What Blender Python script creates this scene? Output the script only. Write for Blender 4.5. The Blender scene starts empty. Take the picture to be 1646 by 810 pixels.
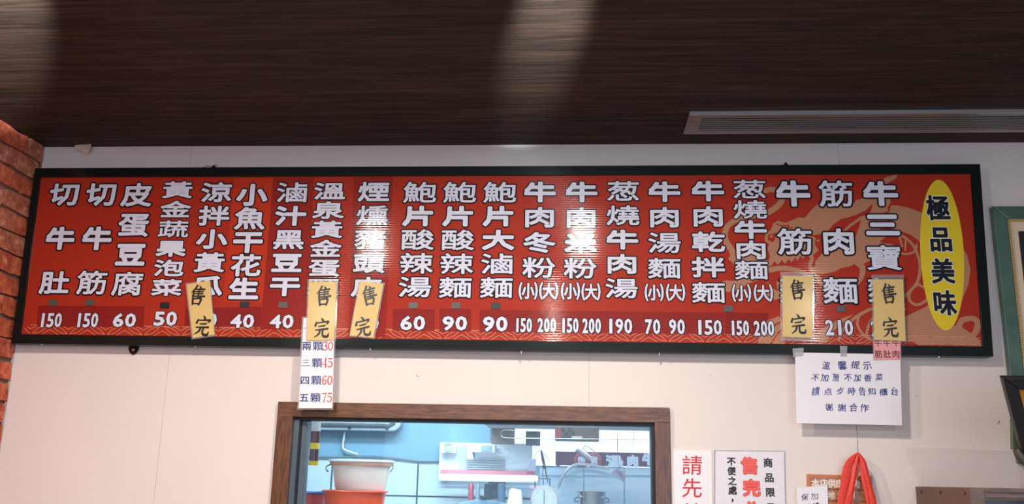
import bpy, bmesh, math, random
import numpy as np
from mathutils import Vector, Matrix
from mathutils.geometry import delaunay_2d_cdt
random.seed(7)
SC = bpy.context.scene
COL = SC.collection
PI = math.pi

# ------------------------------------------------------------------ camera
F_PX, YAW, PITCH, ROLL = 1500.0, 0.0741700910, 0.239166098, 0.0211798151
CAM = Vector((0, -3.5, 1.35))
fwd = Vector((-math.sin(YAW) * math.cos(PITCH), math.cos(YAW) * math.cos(PITCH), math.sin(PITCH)))
_r = Vector((math.cos(YAW), math.sin(YAW), 0))
_u = _r.cross(fwd)
right = _r * math.cos(ROLL) + _u * math.sin(ROLL)
up = -_r * math.sin(ROLL) + _u * math.cos(ROLL)
cd = bpy.data.cameras.new('camera')
cd.sensor_width = 36.0
cd.lens = F_PX / 1646 * 36.0
cd.clip_start = 0.05
cam = bpy.data.objects.new('camera', cd)
COL.objects.link(cam)
cam.matrix_world = Matrix(((right.x, up.x, -fwd.x, CAM.x), (right.y, up.y, -fwd.y, CAM.y), (right.z, up.z, -fwd.z, CAM.z), (0, 0, 0, 1)))
SC.camera = cam

# ------------------------------------------------------------------ world, lights, exposure
SC.view_settings.view_transform = 'Standard'
SC.view_settings.look = 'None'
SC.view_settings.gamma = 1.0
SC.view_settings.use_curve_mapping = False
SC.view_settings.exposure = 0.0
w = bpy.data.worlds.new('daylight')
SC.world = w
w.use_nodes = True
w.node_tree.nodes['Background'].inputs[0].default_value = (0.72, 0.83, 1.0, 1)
w.node_tree.nodes['Background'].inputs[1].default_value = 1.75


def area(name, loc, aim, sx, sy, power, col, shape='RECTANGLE', spread=PI):
    l = bpy.data.lights.new(name, 'AREA')
    l.shape = shape
    l.size = sx
    if shape == 'RECTANGLE':
        l.size_y = sy
    l.energy = power
    l.color = col
    l.spread = spread
    o = bpy.data.objects.new(name, l)
    COL.objects.link(o)
    o.location = loc
    o.rotation_euler = (Vector(aim) - Vector(loc)).to_track_quat('-Z', 'Y').to_euler()
    return o


ZC = 2.645      # ceiling height
XL = -2.205     # left wall
WARM = (1.0, 0.90, 0.80)
# recessed downlights (just outside the top of the frame) in two rows
for x, y, pw in ((-1.15, -1.60, 42), (0.02, -1.46, 41), (-2.0, -3.95, 28), (-0.2, -3.75, 28), (1.7, -3.5, 28)):
    area('downlight', (x, y, ZC - 0.012), (x, y, 0), 0.115 if y > -2 else 0.06, 0.1, pw, WARM, 'DISK')
# daylight through the shop front behind the camera
area('shopfront_daylight', (1.0, -7.0, 1.5), (0.2, 0, 1.4), 5.0, 2.2, 38, (0.50, 0.66, 1.0))
# area lights under the kitchen ceiling, the last one added as fill
area('kitchen_area_light', (-0.9, 1.0, 2.35), (-0.9, 1.0, 0), 1.3, 0.2, 46, (0.82, 0.94, 1.0))
area('kitchen_area_light', (0.3, 1.3, 2.35), (0.3, 1.3, 0), 1.3, 0.2, 27, (0.82, 0.94, 1.0))
area('kitchen_area_light', (-0.4, 0.35, 2.35), (-0.3, 1.6, 1.2), 1.6, 0.2, 21, (0.96, 0.96, 1.0))  # added near the window, stands in for dining-room light on the bucket
# added narrow spots that draw the pale lens-flare streaks on the ceiling
for x, y, tx, en in ((-1.0, -2.1, -1.70, 1150), (0.10, -2.2, -0.08, 1300)):
    l = bpy.data.lights.new('ceiling_streak_spot', 'SPOT')
    l.energy = en
    l.color = (0.80, 0.92, 1.0)
    l.spot_size = math.radians(13)
    l.spot_blend = 1.0
    l.shadow_soft_size = 0.02
    o = bpy.data.objects.new('ceiling_streak_spot', l)
    COL.objects.link(o)
    o.location = (x, y, ZC - 0.25)
    o.rotation_euler = (Vector((tx, -1.07, ZC)) - o.location).to_track_quat('-Z', 'Y').to_euler()


# ------------------------------------------------------------------ pixel -> plane helpers (real planes of the room)
def ray(px, py):
    return fwd * F_PX + right * (px - 823) - up * (py - 405)


def at(px, py, Y=0.0):
    d = ray(px, py)
    return CAM + d * ((Y - CAM.y) / d.y)


def atz(px, py, z):
    d = ray(px, py)
    return CAM + d * ((z - CAM.z) / d.z)


def P2(px, py, Y):
    p = at(px, py, Y)
    return (p.x, p.z)


# ------------------------------------------------------------------ materials
def s2l(c):
    return tuple(((v / 255) / 12.92 if v / 255 <= 0.04045 else ((v / 255 + 0.055) / 1.055) ** 2.4) for v in c)


MATS = {}


def mat(name, rgb, rough=0.5, metal=0.0, coat=0.0, spec=0.5, noise=None, bump=None, emit=None, trans=0.0, coat_rough=0.05):
    """noise=(scale xyz, rgb2, amount); bump=(scale xyz, strength, distance)"""
    if name in MATS:
        return MATS[name]
    m = bpy.data.materials.new(name)
    m.use_nodes = True
    nt = m.node_tree
    b = nt.nodes['Principled BSDF']
    c = s2l(rgb) + (1,)
    b.inputs['Base Color'].default_value = c
    b.inputs['Roughness'].default_value = rough
    b.inputs['Metallic'].default_value = metal
    b.inputs['Coat Weight'].default_value = coat
    b.inputs['Coat Roughness'].default_value = coat_rough
    b.inputs['Specular IOR Level'].default_value = spec
    b.inputs['Transmission Weight'].default_value = trans
    if emit:
        b.inputs['Emission Color'].default_value = s2l(emit[0]) + (1,)
        b.inputs['Emission Strength'].default_value = emit[1]
    if noise or bump:
        tc = nt.nodes.new('ShaderNodeTexCoord')
    if noise:
        mp = nt.nodes.new('ShaderNodeMapping')
        mp.inputs['Scale'].default_value = noise[0]
        n = nt.nodes.new('ShaderNodeTexNoise')
        n.inputs['Scale'].default_value = 1.0
        n.inputs['Detail'].default_value = 6
        n.inputs['Roughness'].default_value = 0.62
        rp = nt.nodes.new('ShaderNodeValToRGB')
        rp.color_ramp.elements[0].position = 0.36
        rp.color_ramp.elements[1].position = 0.66
        rp.color_ramp.elements[0].color = c
        rp.color_ramp.elements[1].color = s2l(noise[1]) + (1,)
        nt.links.new(tc.outputs['Object'], mp.inputs[0])
        nt.links.new(mp.outputs[0], n.inputs['Vector'])
        nt.links.new(n.outputs['Fac'], rp.inputs[0])
        nt.links.new(rp.outputs[0], b.inputs['Base Color'])
    if bump:
        mp = nt.nodes.new('ShaderNodeMapping')
        mp.inputs['Scale'].default_value = bump[0]
        n = nt.nodes.new('ShaderNodeTexNoise')
        n.inputs['Scale'].default_value = 1.0
        n.inputs['Detail'].default_value = 5
        bp = nt.nodes.new('ShaderNodeBump')
        bp.inputs['Strength'].default_value = bump[1]
        bp.inputs['Distance'].default_value = bump[2]
        nt.links.new(tc.outputs['Object'], mp.inputs[0])
        nt.links.new(mp.outputs[0], n.inputs['Vector'])
        nt.links.new(n.outputs['Fac'], bp.inputs['Height'])
        nt.links.new(bp.outputs[0], b.inputs['Normal'])
    MATS[name] = m
    return m


def ribbed(name, rgb, rough=0.55):
    """print on corrugated plastic: fine horizontal ribs"""
    m = mat(name, rgb, rough=rough, spec=0.15, coat=0.42, coat_rough=0.085)
    nt = m.node_tree
    b = nt.nodes['Principled BSDF']
    tc = nt.nodes.new('ShaderNodeTexCoord')
    wv = nt.nodes.new('ShaderNodeTexWave')
    wv.wave_type = 'BANDS'
    wv.bands_direction = 'Z'
    wv.inputs['Scale'].default_value = 34.0
    wv.inputs['Distortion'].default_value = 0.0
    no = nt.nodes.new('ShaderNodeTexNoise')
    no.inputs['Scale'].default_value = 9.0
    ad = nt.nodes.new('ShaderNodeMath')
    ad.operation = 'MULTIPLY_ADD'
    ad.inputs[1].default_value = 1.0
    bp = nt.nodes.new('ShaderNodeBump')
    bp.inputs['Strength'].default_value = 0.17
    bp.inputs['Distance'].default_value = 0.0006
    nt.links.new(tc.outputs['Object'], wv.inputs['Vector'])
    nt.links.new(tc.outputs['Object'], no.inputs['Vector'])
    nt.links.new(wv.outputs['Fac'], ad.inputs[0])
    nt.links.new(no.outputs['Fac'], ad.inputs[2])
    nt.links.new(ad.outputs[0], bp.inputs['Height'])
    nt.links.new(bp.outputs[0], b.inputs['Normal'])
    nt.links.new(bp.outputs[0], b.inputs['Coat Normal'])
    return m


def clear(name, haze=0.12, rgb=(235, 235, 240), gloss=0.35, rough=0.06, tint=(1, 1, 1), wob=0.0):
    """thin clear sheet: transparent + a little haze + fresnel gloss"""
    if name in MATS:
        return MATS[name]
    m = bpy.data.materials.new(name)
    m.use_nodes = True
    nt = m.node_tree
    nt.nodes.remove(nt.nodes['Principled BSDF'])
    out = nt.nodes['Material Output']
    tr = nt.nodes.new('ShaderNodeBsdfTransparent')
    tr.inputs[0].default_value = tint + (1,)
    df = nt.nodes.new('ShaderNodeBsdfDiffuse')
    df.inputs[0].default_value = s2l(rgb) + (1,)
    gl = nt.nodes.new('ShaderNodeBsdfGlossy')
    gl.inputs['Roughness'].default_value = rough
    m1 = nt.nodes.new('ShaderNodeMixShader')
    m1.inputs[0].default_value = haze
    m2 = nt.nodes.new('ShaderNodeMixShader')
    fr = nt.nodes.new('ShaderNodeFresnel')
    fr.inputs[0].default_value = 1.3 + gloss
    nt.links.new(tr.outputs[0], m1.inputs[1])
    nt.links.new(df.outputs[0], m1.inputs[2])
    nt.links.new(fr.outputs[0], m2.inputs[0])
    nt.links.new(m1.outputs[0], m2.inputs[1])
    nt.links.new(gl.outputs[0], m2.inputs[2])
    nt.links.new(m2.outputs[0], out.inputs[0])
    if wob:
        tc = nt.nodes.new('ShaderNodeTexCoord')
        n = nt.nodes.new('ShaderNodeTexNoise')
        n.inputs['Scale'].default_value = 22
        bp = nt.nodes.new('ShaderNodeBump')
        bp.inputs['Strength'].default_value = wob
        bp.inputs['Distance'].default_value = 0.003
        nt.links.new(tc.outputs['Object'], n.inputs['Vector'])
        nt.links.new(n.outputs['Fac'], bp.inputs['Height'])
        nt.links.new(bp.outputs[0], gl.inputs['Normal'])
    MATS[name] = m
    return m


def laminate_wood():
    """dark wood-grain laminate of the ceiling, grain along X"""
    m = mat('dark_wood_laminate', (66, 44, 36), rough=0.6, spec=0.12)
    nt = m.node_tree
    b = nt.nodes['Principled BSDF']
    tc = nt.nodes.new('ShaderNodeTexCoord')

    def noise(scale, detail, dist=0.0):
        mp = nt.nodes.new('ShaderNodeMapping')
        mp.inputs['Scale'].default_value = scale
        n = nt.nodes.new('ShaderNodeTexNoise')
        n.inputs['Scale'].default_value = 1.0
        n.inputs['Detail'].default_value = detail
        n.inputs['Roughness'].default_value = 0.65
        n.inputs['Distortion'].default_value = dist
        nt.links.new(tc.outputs['Object'], mp.inputs[0])
        nt.links.new(mp.outputs[0], n.inputs['Vector'])
        return n
    a = noise((2.2, 42, 1), 7, 0.9)
    f = noise((9, 260, 1), 4, 0.2)
    mx = nt.nodes.new('ShaderNodeMath')
    mx.operation = 'MULTIPLY_ADD'
    mx.inputs[1].default_value = 0.45
    nt.links.new(f.outputs['Fac'], mx.inputs[0])
    nt.links.new(a.outputs['Fac'], mx.inputs[2])
    rp = nt.nodes.new('ShaderNodeValToRGB')
    e = rp.color_ramp.elements
    e[0].position = 0.55
    e[0].color = s2l((30, 25, 21)) + (1,)
    e[1].position = 0.92
    e[1].color = s2l((74, 55, 45)) + (1,)
    k = e.new(0.72)
    k.color = s2l((53, 41, 34)) + (1,)
    nt.links.new(mx.outputs[0], rp.inputs[0])
    nt.links.new(rp.outputs[0], b.inputs['Base Color'])
    return m


def wood(name, c1, c2, axis='X', rough=0.45, coat=0.3):
    sc = {'X': (16, 110, 110), 'Z': (110, 110, 16), 'Y': (110, 16, 110)}[axis]
    return mat(name, c1, rough=rough, coat=coat, noise=(sc, c2, 1), bump=(sc, 0.25, 0.002), coat_rough=0.2)


def white_wall():
    return mat('cream_wall_paint', (228, 217, 212), rough=0.55, spec=0.3, noise=((1.2, 1.2, 1.2), (223, 213, 209), 1), bump=((25, 25, 25), 0.08, 0.002))


# ------------------------------------------------------------------ object helpers
def link(name, me, m=None, parent=None, smooth=False):
    if m is not None:
        me.materials.append(m)
    o = bpy.data.objects.new(name, me)
    COL.objects.link(o)
    if parent is not None:
        o.parent = parent
        o.matrix_parent_inverse = Matrix.Identity(4)
        o.location = -Vector(parent.get('base', (0, 0, 0)))
    if smooth:
        for p in me.polygons:
            p.use_smooth = True
    return o


def empty(name, loc, label, cat, group=None):
    o = bpy.data.objects.new(name, None)
    COL.objects.link(o)
    o.location = loc
    o['base'] = tuple(loc)
    o['label'] = label
    o['category'] = cat
    if group:
        o['group'] = group
    o.empty_display_size = 0.05
    return o


def tag(o, label=None, cat=None, group=None, kind=None):
    if label: o['label'] = label
    if cat: o['category'] = cat
    if group: o['group'] = group
    if kind: o['kind'] = kind
    return o


def sub(o):
    """children of a part use world coordinates too: the part's own location already cancels the base"""
    o['base'] = (0, 0, 0)
    return o


def mesh(name, verts, faces):
    me = bpy.data.meshes.new(name)
    me.from_pydata([tuple(v) for v in verts], [], faces)
    me.update()
    return me


class MB:
    """collects shapes of ONE part"""
    def __init__(s):
        s.v = []
        s.f = []

    def add(s, vs, fs):
        n = len(s.v)
        s.v += [tuple(v) for v in vs]
        s.f += [tuple(i + n for i in f) for f in fs]
        return s

    def box(s, a, b):
        x0, y0, z0 = [min(a[i], b[i]) for i in range(3)]
        x1, y1, z1 = [max(a[i], b[i]) for i in range(3)]
        return s.add([(x0, y0, z0), (x1, y0, z0), (x1, y1, z0), (x0, y1, z0), (x0, y0, z1), (x1, y0, z1), (x1, y1, z1), (x0, y1, z1)],
                     [(0, 3, 2, 1), (4, 5, 6, 7), (0, 1, 5, 4), (1, 2, 6, 5), (2, 3, 7, 6), (3, 0, 4, 7)])

    def hexa(s, q, d):
        """quad q (4 points, seen from -Y: TL TR BR BL) thickened by vector d"""
        q = [Vector(p) for p in q]
        d = Vector(d)
        return s.add(q + [p + d for p in q], [(0, 3, 2, 1), (4, 5, 6, 7), (0, 1, 5, 4), (1, 2, 6, 5), (2, 3, 7, 6), (3, 0, 4, 7)])

    def tube(s, pts, r, n=8, closed=False):
        pts = [Vector(p) for p in pts]
        rs = r if isinstance(r, (list, tuple)) else [r] * len(pts)
        rings = []
        nrm = None
        for i, p in enumerate(pts):
            a = pts[i - 1] if (i > 0 or closed) else p
            b = pts[(i + 1) % len(pts)] if (i < len(pts) - 1 or closed) else p
            t = (b - a).normalized()
            if nrm is None:
                nrm = t.orthogonal().normalized()
            nrm = (nrm - t * nrm.dot(t)).normalized()
            bi = t.cross(nrm)
            rings.append([p + (nrm * math.cos(2 * PI * k / n) + bi * math.sin(2 * PI * k / n)) * rs[i] for k in range(n)])
        vs = [v for rg in rings for v in rg]
        fs = []
        m = len(pts)
        for i in range(m if closed else m - 1):
            for k in range(n):
                j = (i + 1) % m
                fs.append((i * n + k, i * n + (k + 1) % n, j * n + (k + 1) % n, j * n + k))
        if not closed:
            fs.append(tuple(range(n - 1, -1, -1)))
            fs.append(tuple((m - 1) * n + k for k in range(n)))
        return s.add(vs, fs)

    def lathe(s, c, prof, n=32, axis='Z', cap0=True, cap1=True, sy=1.0):
        c = Vector(c)
        vs = []
        for (r, h) in prof:
            for k in range(n):
                a = 2 * PI * k / n
                if axis == 'Z':
                    vs.append(c + Vector((r * math.cos(a), r * sy * math.sin(a), h)))
                elif axis == 'Y':
                    vs.append(c + Vector((r * math.cos(a), h, r * math.sin(a))))
                else:
                    vs.append(c + Vector((h, r * math.cos(a), r * math.sin(a))))
        fs = []
        for i in range(len(prof) - 1):
            for k in range(n):
                fs.append((i * n + k, i * n + (k + 1) % n, (i + 1) * n + (k + 1) % n, (i + 1) * n + k))
        if cap0: fs.append(tuple(range(n - 1, -1, -1)))
        if cap1: fs.append(tuple((len(prof) - 1) * n + k for k in range(n)))
        return s.add(vs, fs)

    def build(s, name, m, parent=None, smooth=False, bevel=0.0, fixn=True, angle=40):
        me = mesh(name, s.v, s.f)
        if fixn or bevel:
            bm = bmesh.new()
            bm.from_mesh(me)
            bmesh.ops.recalc_face_normals(bm, faces=bm.faces)
            if bevel:
                bmesh.ops.bevel(bm, geom=list(bm.edges), offset=bevel, segments=2, affect='EDGES', profile=0.5)
            if smooth:
                for e in bm.edges:
                    if len(e.link_faces) == 2 and e.calc_face_angle(0) > math.radians(angle):
                        e.smooth = False
            bm.to_mesh(me)
            bm.free()
        return link(name, me, m, parent, smooth)


# ------------------------------------------------------------------ lettering
GC = {}


def glyph(ch):
    if ch in GC:
        return GC[ch]
    c = bpy.data.curves.new('t', 'FONT')
    c.body = ch
    c.resolution_u = 2
    o = bpy.data.objects.new('t', c)
    COL.objects.link(o)
    dg = bpy.context.evaluated_depsgraph_get()
    dg.update()
    me = bpy.data.meshes.new_from_object(o.evaluated_get(dg))
    v = [(p.co.x, p.co.y) for p in me.vertices]
    f = [tuple(p.vertices) for p in me.polygons]
    bpy.data.objects.remove(o)
    bpy.data.curves.remove(c)
    bpy.data.meshes.remove(me)
    if ch in '0123456789':
        xs = [a for a, b in v]
        x0, x1 = min(xs), max(xs)
        if ch == '1':
            x0 -= 0.10
            x1 += 0.06
        v = [((a - x0) / (x1 - x0), b / 0.69) for a, b in v]       # unit box
    elif ch in '()':
        x0 = min(a for a, b in v)
        x1 = max(a for a, b in v)
        v = [((a - x0) / (x1 - x0), (b + 0.23) / 0.92) for a, b in v]
    else:
        v = [((a - 0.05) / 0.90, (b + 0.08) / 0.92) for a, b in v]  # ink box to unit box
    GC[ch] = (v, f)
    return GC[ch]


def union(polys):
    """union of 2D polygons -> (verts, tris)"""
    vs, fs = [], []
    for p in polys:
        n = len(vs)
        a = sum(p[i][0] * p[(i + 1) % len(p)][1] - p[(i + 1) % len(p)][0] * p[i][1] for i in range(len(p)))
        if abs(a) < 1e-12:
            continue
        if a < 0:
            p = p[::-1]
        vs += [Vector(q) for q in p]
        fs.append(list(range(n, n + len(p))))
    ov, oe, of, _, _, fo = delaunay_2d_cdt(vs, [], fs, 1, 1e-6)
    return [tuple(v) for v in ov], [f for f, src in zip(of, fo) if src]


UC = {}


def fat(ch, g, ax=1.0, ay=1.0):
    """glyph grown by g (in target units, target size ax x ay) with round joins"""
    key = (ch, round(g, 4), round(ax, 3), round(ay, 3))
    if key in UC:
        return UC[key]
    v, f = glyph(ch)
    v = [(a * ax, b * ay) for a, b in v]
    if g <= 0:
        UC[key] = (v, f)
        return UC[key]
    polys = [[v[i] for i in q] for q in f]
    cnt = {}
    for q in f:
        for i in range(len(q)):
            e = (q[i], q[(i + 1) % len(q)])
            k = (min(e), max(e))
            cnt[k] = cnt.get(k, 0) + 1
    used = set()
    for (a, b), n in cnt.items():
        if n != 1:
            continue
        A, B = Vector(v[a]), Vector(v[b])
        d = B - A
        if d.length < 1e-6:
            continue
        d.normalize()
        nn = Vector((-d.y, d.x)) * g
        polys.append([tuple(A + nn), tuple(A - nn), tuple(B - nn), tuple(B + nn)])
        used.add(a)
        used.add(b)
    for i in used:
        polys.append([(v[i][0] + g * math.cos(PI * k / 4 + .2), v[i][1] + g * math.sin(PI * k / 4 + .2)) for k in range(8)])
    UC[key] = union(polys)
    return UC[key]


class Print:
    """flat print on a plane: collects 2D polygons in (x, z) of the plane Y"""
    def __init__(s):
        s.v = []
        s.f = []

    def poly2(s, V, Fs):
        n = len(s.v)
        s.v += V
        s.f += [tuple(i + n for i in f) for f in Fs]

    def build(s, name, m, Y, parent, yfun=None):
        vs = [(a, (yfun(a, b) if yfun else Y), b) for a, b in s.v]
        me = mesh(name, vs, s.f)
        bm = bmesh.new()
        bm.from_mesh(me)
        for f in bm.faces:
            f.normal_update()
            if f.normal.y > 0:
                f.normal_flip()
        bm.to_mesh(me)
        bm.free()
        return link(name, me, m, parent)


def simple_grow(ch):
    n = len(glyph(ch)[0])
    return 0.051 if n < 45 else (0.034 if n < 75 else 0.020)


def put_char(layers, ch, px, py, wpx, hpx, Y, grow=None, out=None, rot=0.0, lean=0.0, jit=0.0):
    """place a character, centre pixel, size in pixels; layers = (fill Print, outline Print or None)"""
    c = P2(px, py, Y)
    sx = (P2(px + 5, py, Y)[0] - P2(px - 5, py, Y)[0]) / 10
    sz = (P2(px, py - 5, Y)[1] - P2(px, py + 5, Y)[1]) / 10
    W, H = wpx * sx, hpx * sz
    # growth worked out in a frame of aspect W:H scaled so H = 1
    asp = W / H
    g = simple_grow(ch) if grow is None else grow
    cr, sr = math.cos(rot), math.sin(rot)
    ph = random.random() * 10

    def place(V, g):
        o = []
        iw, ih = asp - 2 * g, 1 - 2 * g
        for a, b in V:
            x = (a - iw / 2) * H
            z = (b - ih / 2) * H
            if jit:
                x += jit * H * math.sin(7 * b + ph) + lean * z
                z += jit * H * math.sin(6 * a + ph * 1.7)
            elif lean:
                x += lean * z
            o.append((c[0] + x * cr - z * sr, c[1] + x * sr + z * cr))
        return o
    V, F = fat(ch, g, asp - 2 * g, 1 - 2 * g)
    layers[0].poly2(place(V, g), F)
    if out:
        V, F = fat(ch, g + out, asp - 2 * g, 1 - 2 * g)
        layers[1].poly2(place(V, g), F)


def spline(pts, k=5):
    if len(pts) < 3:
        return pts
    o = []
    for i in range(len(pts) - 1):
        p0 = pts[max(i - 1, 0)]
        p1, p2 = pts[i], pts[i + 1]
        p3 = pts[min(i + 2, len(pts) - 1)]
        for j in range(k):
            t = j / k
            o.append(tuple(0.5 * (2 * b + (c - a) * t + (2 * a - 5 * b + 4 * c - d) * t * t + (3 * b - a - 3 * c + d) * t ** 3) for a, b, c, d in zip(p0, p1, p2, p3)))
    o.append(pts[-1])
    return o


def stroke_polys(pts, wds, seg=8):
    """variable width polyline -> convex pieces"""
    ps = []
    n = len(pts)
    if not isinstance(wds, (list, tuple)):
        wds = [wds] * 2
    W = [wds[min(int(t * (len(wds) - 1)), len(wds) - 2)] * (1 - (t * (len(wds) - 1)) % 1) + wds[min(int(t * (len(wds) - 1)) + 1, len(wds) - 1)] * ((t * (len(wds) - 1)) % 1) if t < 1 else wds[-1] for t in [i / (n - 1) for i in range(n)]]
    for i in range(n - 1):
        A, B = Vector(pts[i]), Vector(pts[i + 1])
        d = B - A
        if d.length < 1e-9:
            continue
        d.normalize()
        nn = Vector((-d.y, d.x))
        ps.append([tuple(A + nn * W[i] / 2), tuple(A - nn * W[i] / 2), tuple(B - nn * W[i + 1] / 2), tuple(B + nn * W[i + 1] / 2)])
    for i in range(n):
        ps.append([(pts[i][0] + W[i] / 2 * math.cos(2 * PI * k / seg), pts[i][1] + W[i] / 2 * math.sin(2 * PI * k / seg)) for k in range(seg)])
    return ps


BRUSH = {
    '售': [([(.38, .0), (.30, .17), (.10, .40)], (.09, .07, .02)), ([(.25, .22), (.26, .58)], (.07, .09)), ([(.54, .0), (.62, .10)], (.04, .09)),
          ([(.28, .20), (.86, .13)], (.05, .07)), ([(.28, .32), (.80, .26)], (.04, .06)), ([(.28, .43), (.80, .37)], (.04, .06)), ([(.26, .56), (.94, .49)], (.05, .08)),
          ([(.56, .15), (.56, .52)], (.06, .06)), ([(.28, .66), (.34, .97)], (.09, .08)), ([(.30, .69), (.76, .63), (.70, .95)], (.05, .09, .08)), ([(.34, .93), (.72, .90)], (.05, .06))],
    '完': [([(.46, .0), (.56, .12)], (.05, .10)), ([(.18, .20), (.12, .38)], (.05, .10)), ([(.18, .25), (.60, .20), (.88, .18), (.76, .33)], (.05, .06, .09, .03)),
          ([(.32, .43), (.68, .38)], (.05, .07)), ([(.14, .62), (.86, .54)], (.05, .08)), ([(.42, .60), (.34, .82), (.08, 1.0)], (.09, .08, .02)),
          ([(.58, .56), (.57, .84), (.66, .94), (.88, .93), (.93, .76)], (.08, .08, .10, .10, .03))],
    '三': [([(.2, .2), (.8, .16)], (.06, .09)), ([(.25, .5), (.75, .46)], (.06, .09)), ([(.06, .88), (.95, .84)], (.06, .10))],
    'd3': [([(.15, .2), (.4, .03), (.75, .14), (.72, .36), (.4, .46)], (.10, .06, .14, .12, .05)), ([(.4, .46), (.8, .6), (.8, .85), (.45, .98), (.12, .84)], (.05, .14, .14, .06, .12))],
    'd0': [([(.5, .02), (.16, .3), (.16, .7), (.5, .98), (.84, .7), (.84, .3), (.5, .02)], (.06, .15, .15, .06, .15, .15, .06))],
    'd4': [([(.66, .0), (.08, .68)], (.06, .05)), ([(.05, .69), (.95, .69)], (.06, .06)), ([(.68, .0), (.68, .97)], (.14, .14)), ([(.46, .97), (.9, .97)], (.05, .05))],
    'd5': [([(.24, .04), (.84, .04)], (.11, .09)), ([(.24, .04), (.18, .44)], (.05, .05)), ([(.18, .44), (.55, .36), (.84, .6), (.72, .9), (.4, .98), (.12, .86)], (.05, .07, .15, .12, .06, .12))],
    'd6': [([(.8, .1), (.5, .04), (.2, .35), (.16, .7), (.5, .98), (.84, .72), (.6, .44), (.2, .6)], (.11, .06, .13, .15, .06, .15, .08, .05))],
    'd7': [([(.1, .16), (.12, .05), (.9, .05)], (.05, .08, .08)), ([(.9, .05), (.55, .5), (.45, .98)], (.05, .09, .14))],
}
BC = {}


def brush(pr, ch, px, py, wpx, hpx, Y, rot=0.0, wk=1.0):
    if (ch, wk) not in BC:
        polys = []
        for pts, wd in BRUSH[ch]:
            polys += stroke_polys(spline(pts, 4) if len(pts) > 2 and ch not in ('d7',) else pts, [x * wk for x in wd])
        BC[(ch, wk)] = union(polys)
    V, F = BC[(ch, wk)]
    c = P2(px, py, Y)
    sx = (P2(px + 5, py, Y)[0] - P2(px - 5, py, Y)[0]) / 10
    sz = (P2(px, py - 5, Y)[1] - P2(px, py + 5, Y)[1]) / 10
    cr, sr = math.cos(rot), math.sin(rot)
    o = []
    for a, b in V:
        x, z = (a - .5) * wpx * sx, (.5 - b) * hpx * sz
        o.append((c[0] + x * cr - z * sr, c[1] + x * sr + z * cr))
    pr.poly2(o, F)


def quad_print(corners_px, Y):
    p = Print()
    p.poly2([P2(x, y, Y) for x, y in corners_px], [(0, 1, 2, 3)])
    return p


# ================================================================== ROOM SHELL
wallm = white_wall()
ZF = 0.0
XR = 4.2
# pass-through window opening (glass area + frame) in the back wall
WX0, WX1 = at(466, 735).x, at(1054, 735).x
WZ1 = at(740, 673).z
WZ0 = 0.95
wb = link('wall_back', mesh('wall_back', [], []), None)
me = MB()
T = 0.12
for a, b in (((XL - .2, 0.004, ZF), (WX0, T, ZC + .2)), ((WX1, 0.004, ZF), (XR, T, ZC + .2)), ((WX0, 0.004, WZ1), (WX1, T, ZC + .2)), ((WX0, 0.004, ZF), (WX1, T, WZ0))):
    me.box(a, b)
bpy.data.objects.remove(wb)
wb = me.build('wall_back', mat('wall_core', (206, 200, 196), rough=.8))
tag(wb, 'cream painted back wall of panels with thin seams', kind='structure')
# panels: seams where the photograph shows them
seams = [XL, at(265, 640).x, at(947, 250).x, at(1378, 705).x, 2.6, XR]
gap = 0.0005
for i in range(len(seams) - 1):
    x0, x1 = seams[i] + gap, seams[i + 1] - gap
    b = MB()
    # cut the opening out of each panel
    xs = [x0, max(x0, min(WX0, x1)), max(x0, min(WX1, x1)), x1]
    for a, c, hole in ((xs[0], xs[1], False), (xs[1], xs[2], True), (xs[2], xs[3], False)):
        if c - a < 1e-4: continue
        if hole:
            b.box((a, 0, WZ1), (c, 0.004, ZC))
            b.box((a, 0, ZF), (c, 0.004, WZ0))
        else:
            b.box((a, 0, ZF), (c, 0.004, ZC))
    b.build('wall_panel', wallm, wb)

fl = MB().box((XL - .2, -7.2, -0.1), (XR, 6.0, 0)).build('floor', mat('floor_tile', (150, 140, 130), rough=.4, noise=((3, 3, 3), (135, 126, 118), 1)))
tag(fl, kind='structure')
VX0, VX1 = 0.392, 2.9
VY0, VY1 = -0.330, -0.128
ce = MB()
for a, b in (((XL - .2, -7.2, ZC), (VX0 + .02, 0.0, ZC + .1)), ((VX1 - .02, -7.2, ZC), (XR, 0.0, ZC + .1)), ((VX0 + .02, -7.2, ZC), (VX1 - .02, VY0 + .02, ZC + .1)), ((VX0 + .02, VY1 - .02, ZC), (VX1 - .02, 0, ZC + .1))):
    ce.box(a, b)
ce = ce.build('ceiling', laminate_wood())
tag(ce, 'dark wood-grain laminate ceiling', kind='structure')
rw = MB().box((XR, -7.2, 0), (XR + .1, 3.4, ZC + .2)).build('wall_right', wallm)
tag(rw, kind='structure')

# ---- left wall: every brick its own piece
mort = mat('mortar', (128, 104, 92), rough=.95, noise=((60, 60, 60), (100, 80, 70), 1), bump=((90, 90, 90), .6, .004))
wl = MB().box((XL - .15, -7.2, 0), (XL - .012, 3.4, ZC + .2)).build('wall_left', mort)
tag(wl, 'red brick side wall with grey mortar', kind='structure')
MORT_O = wl


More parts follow.
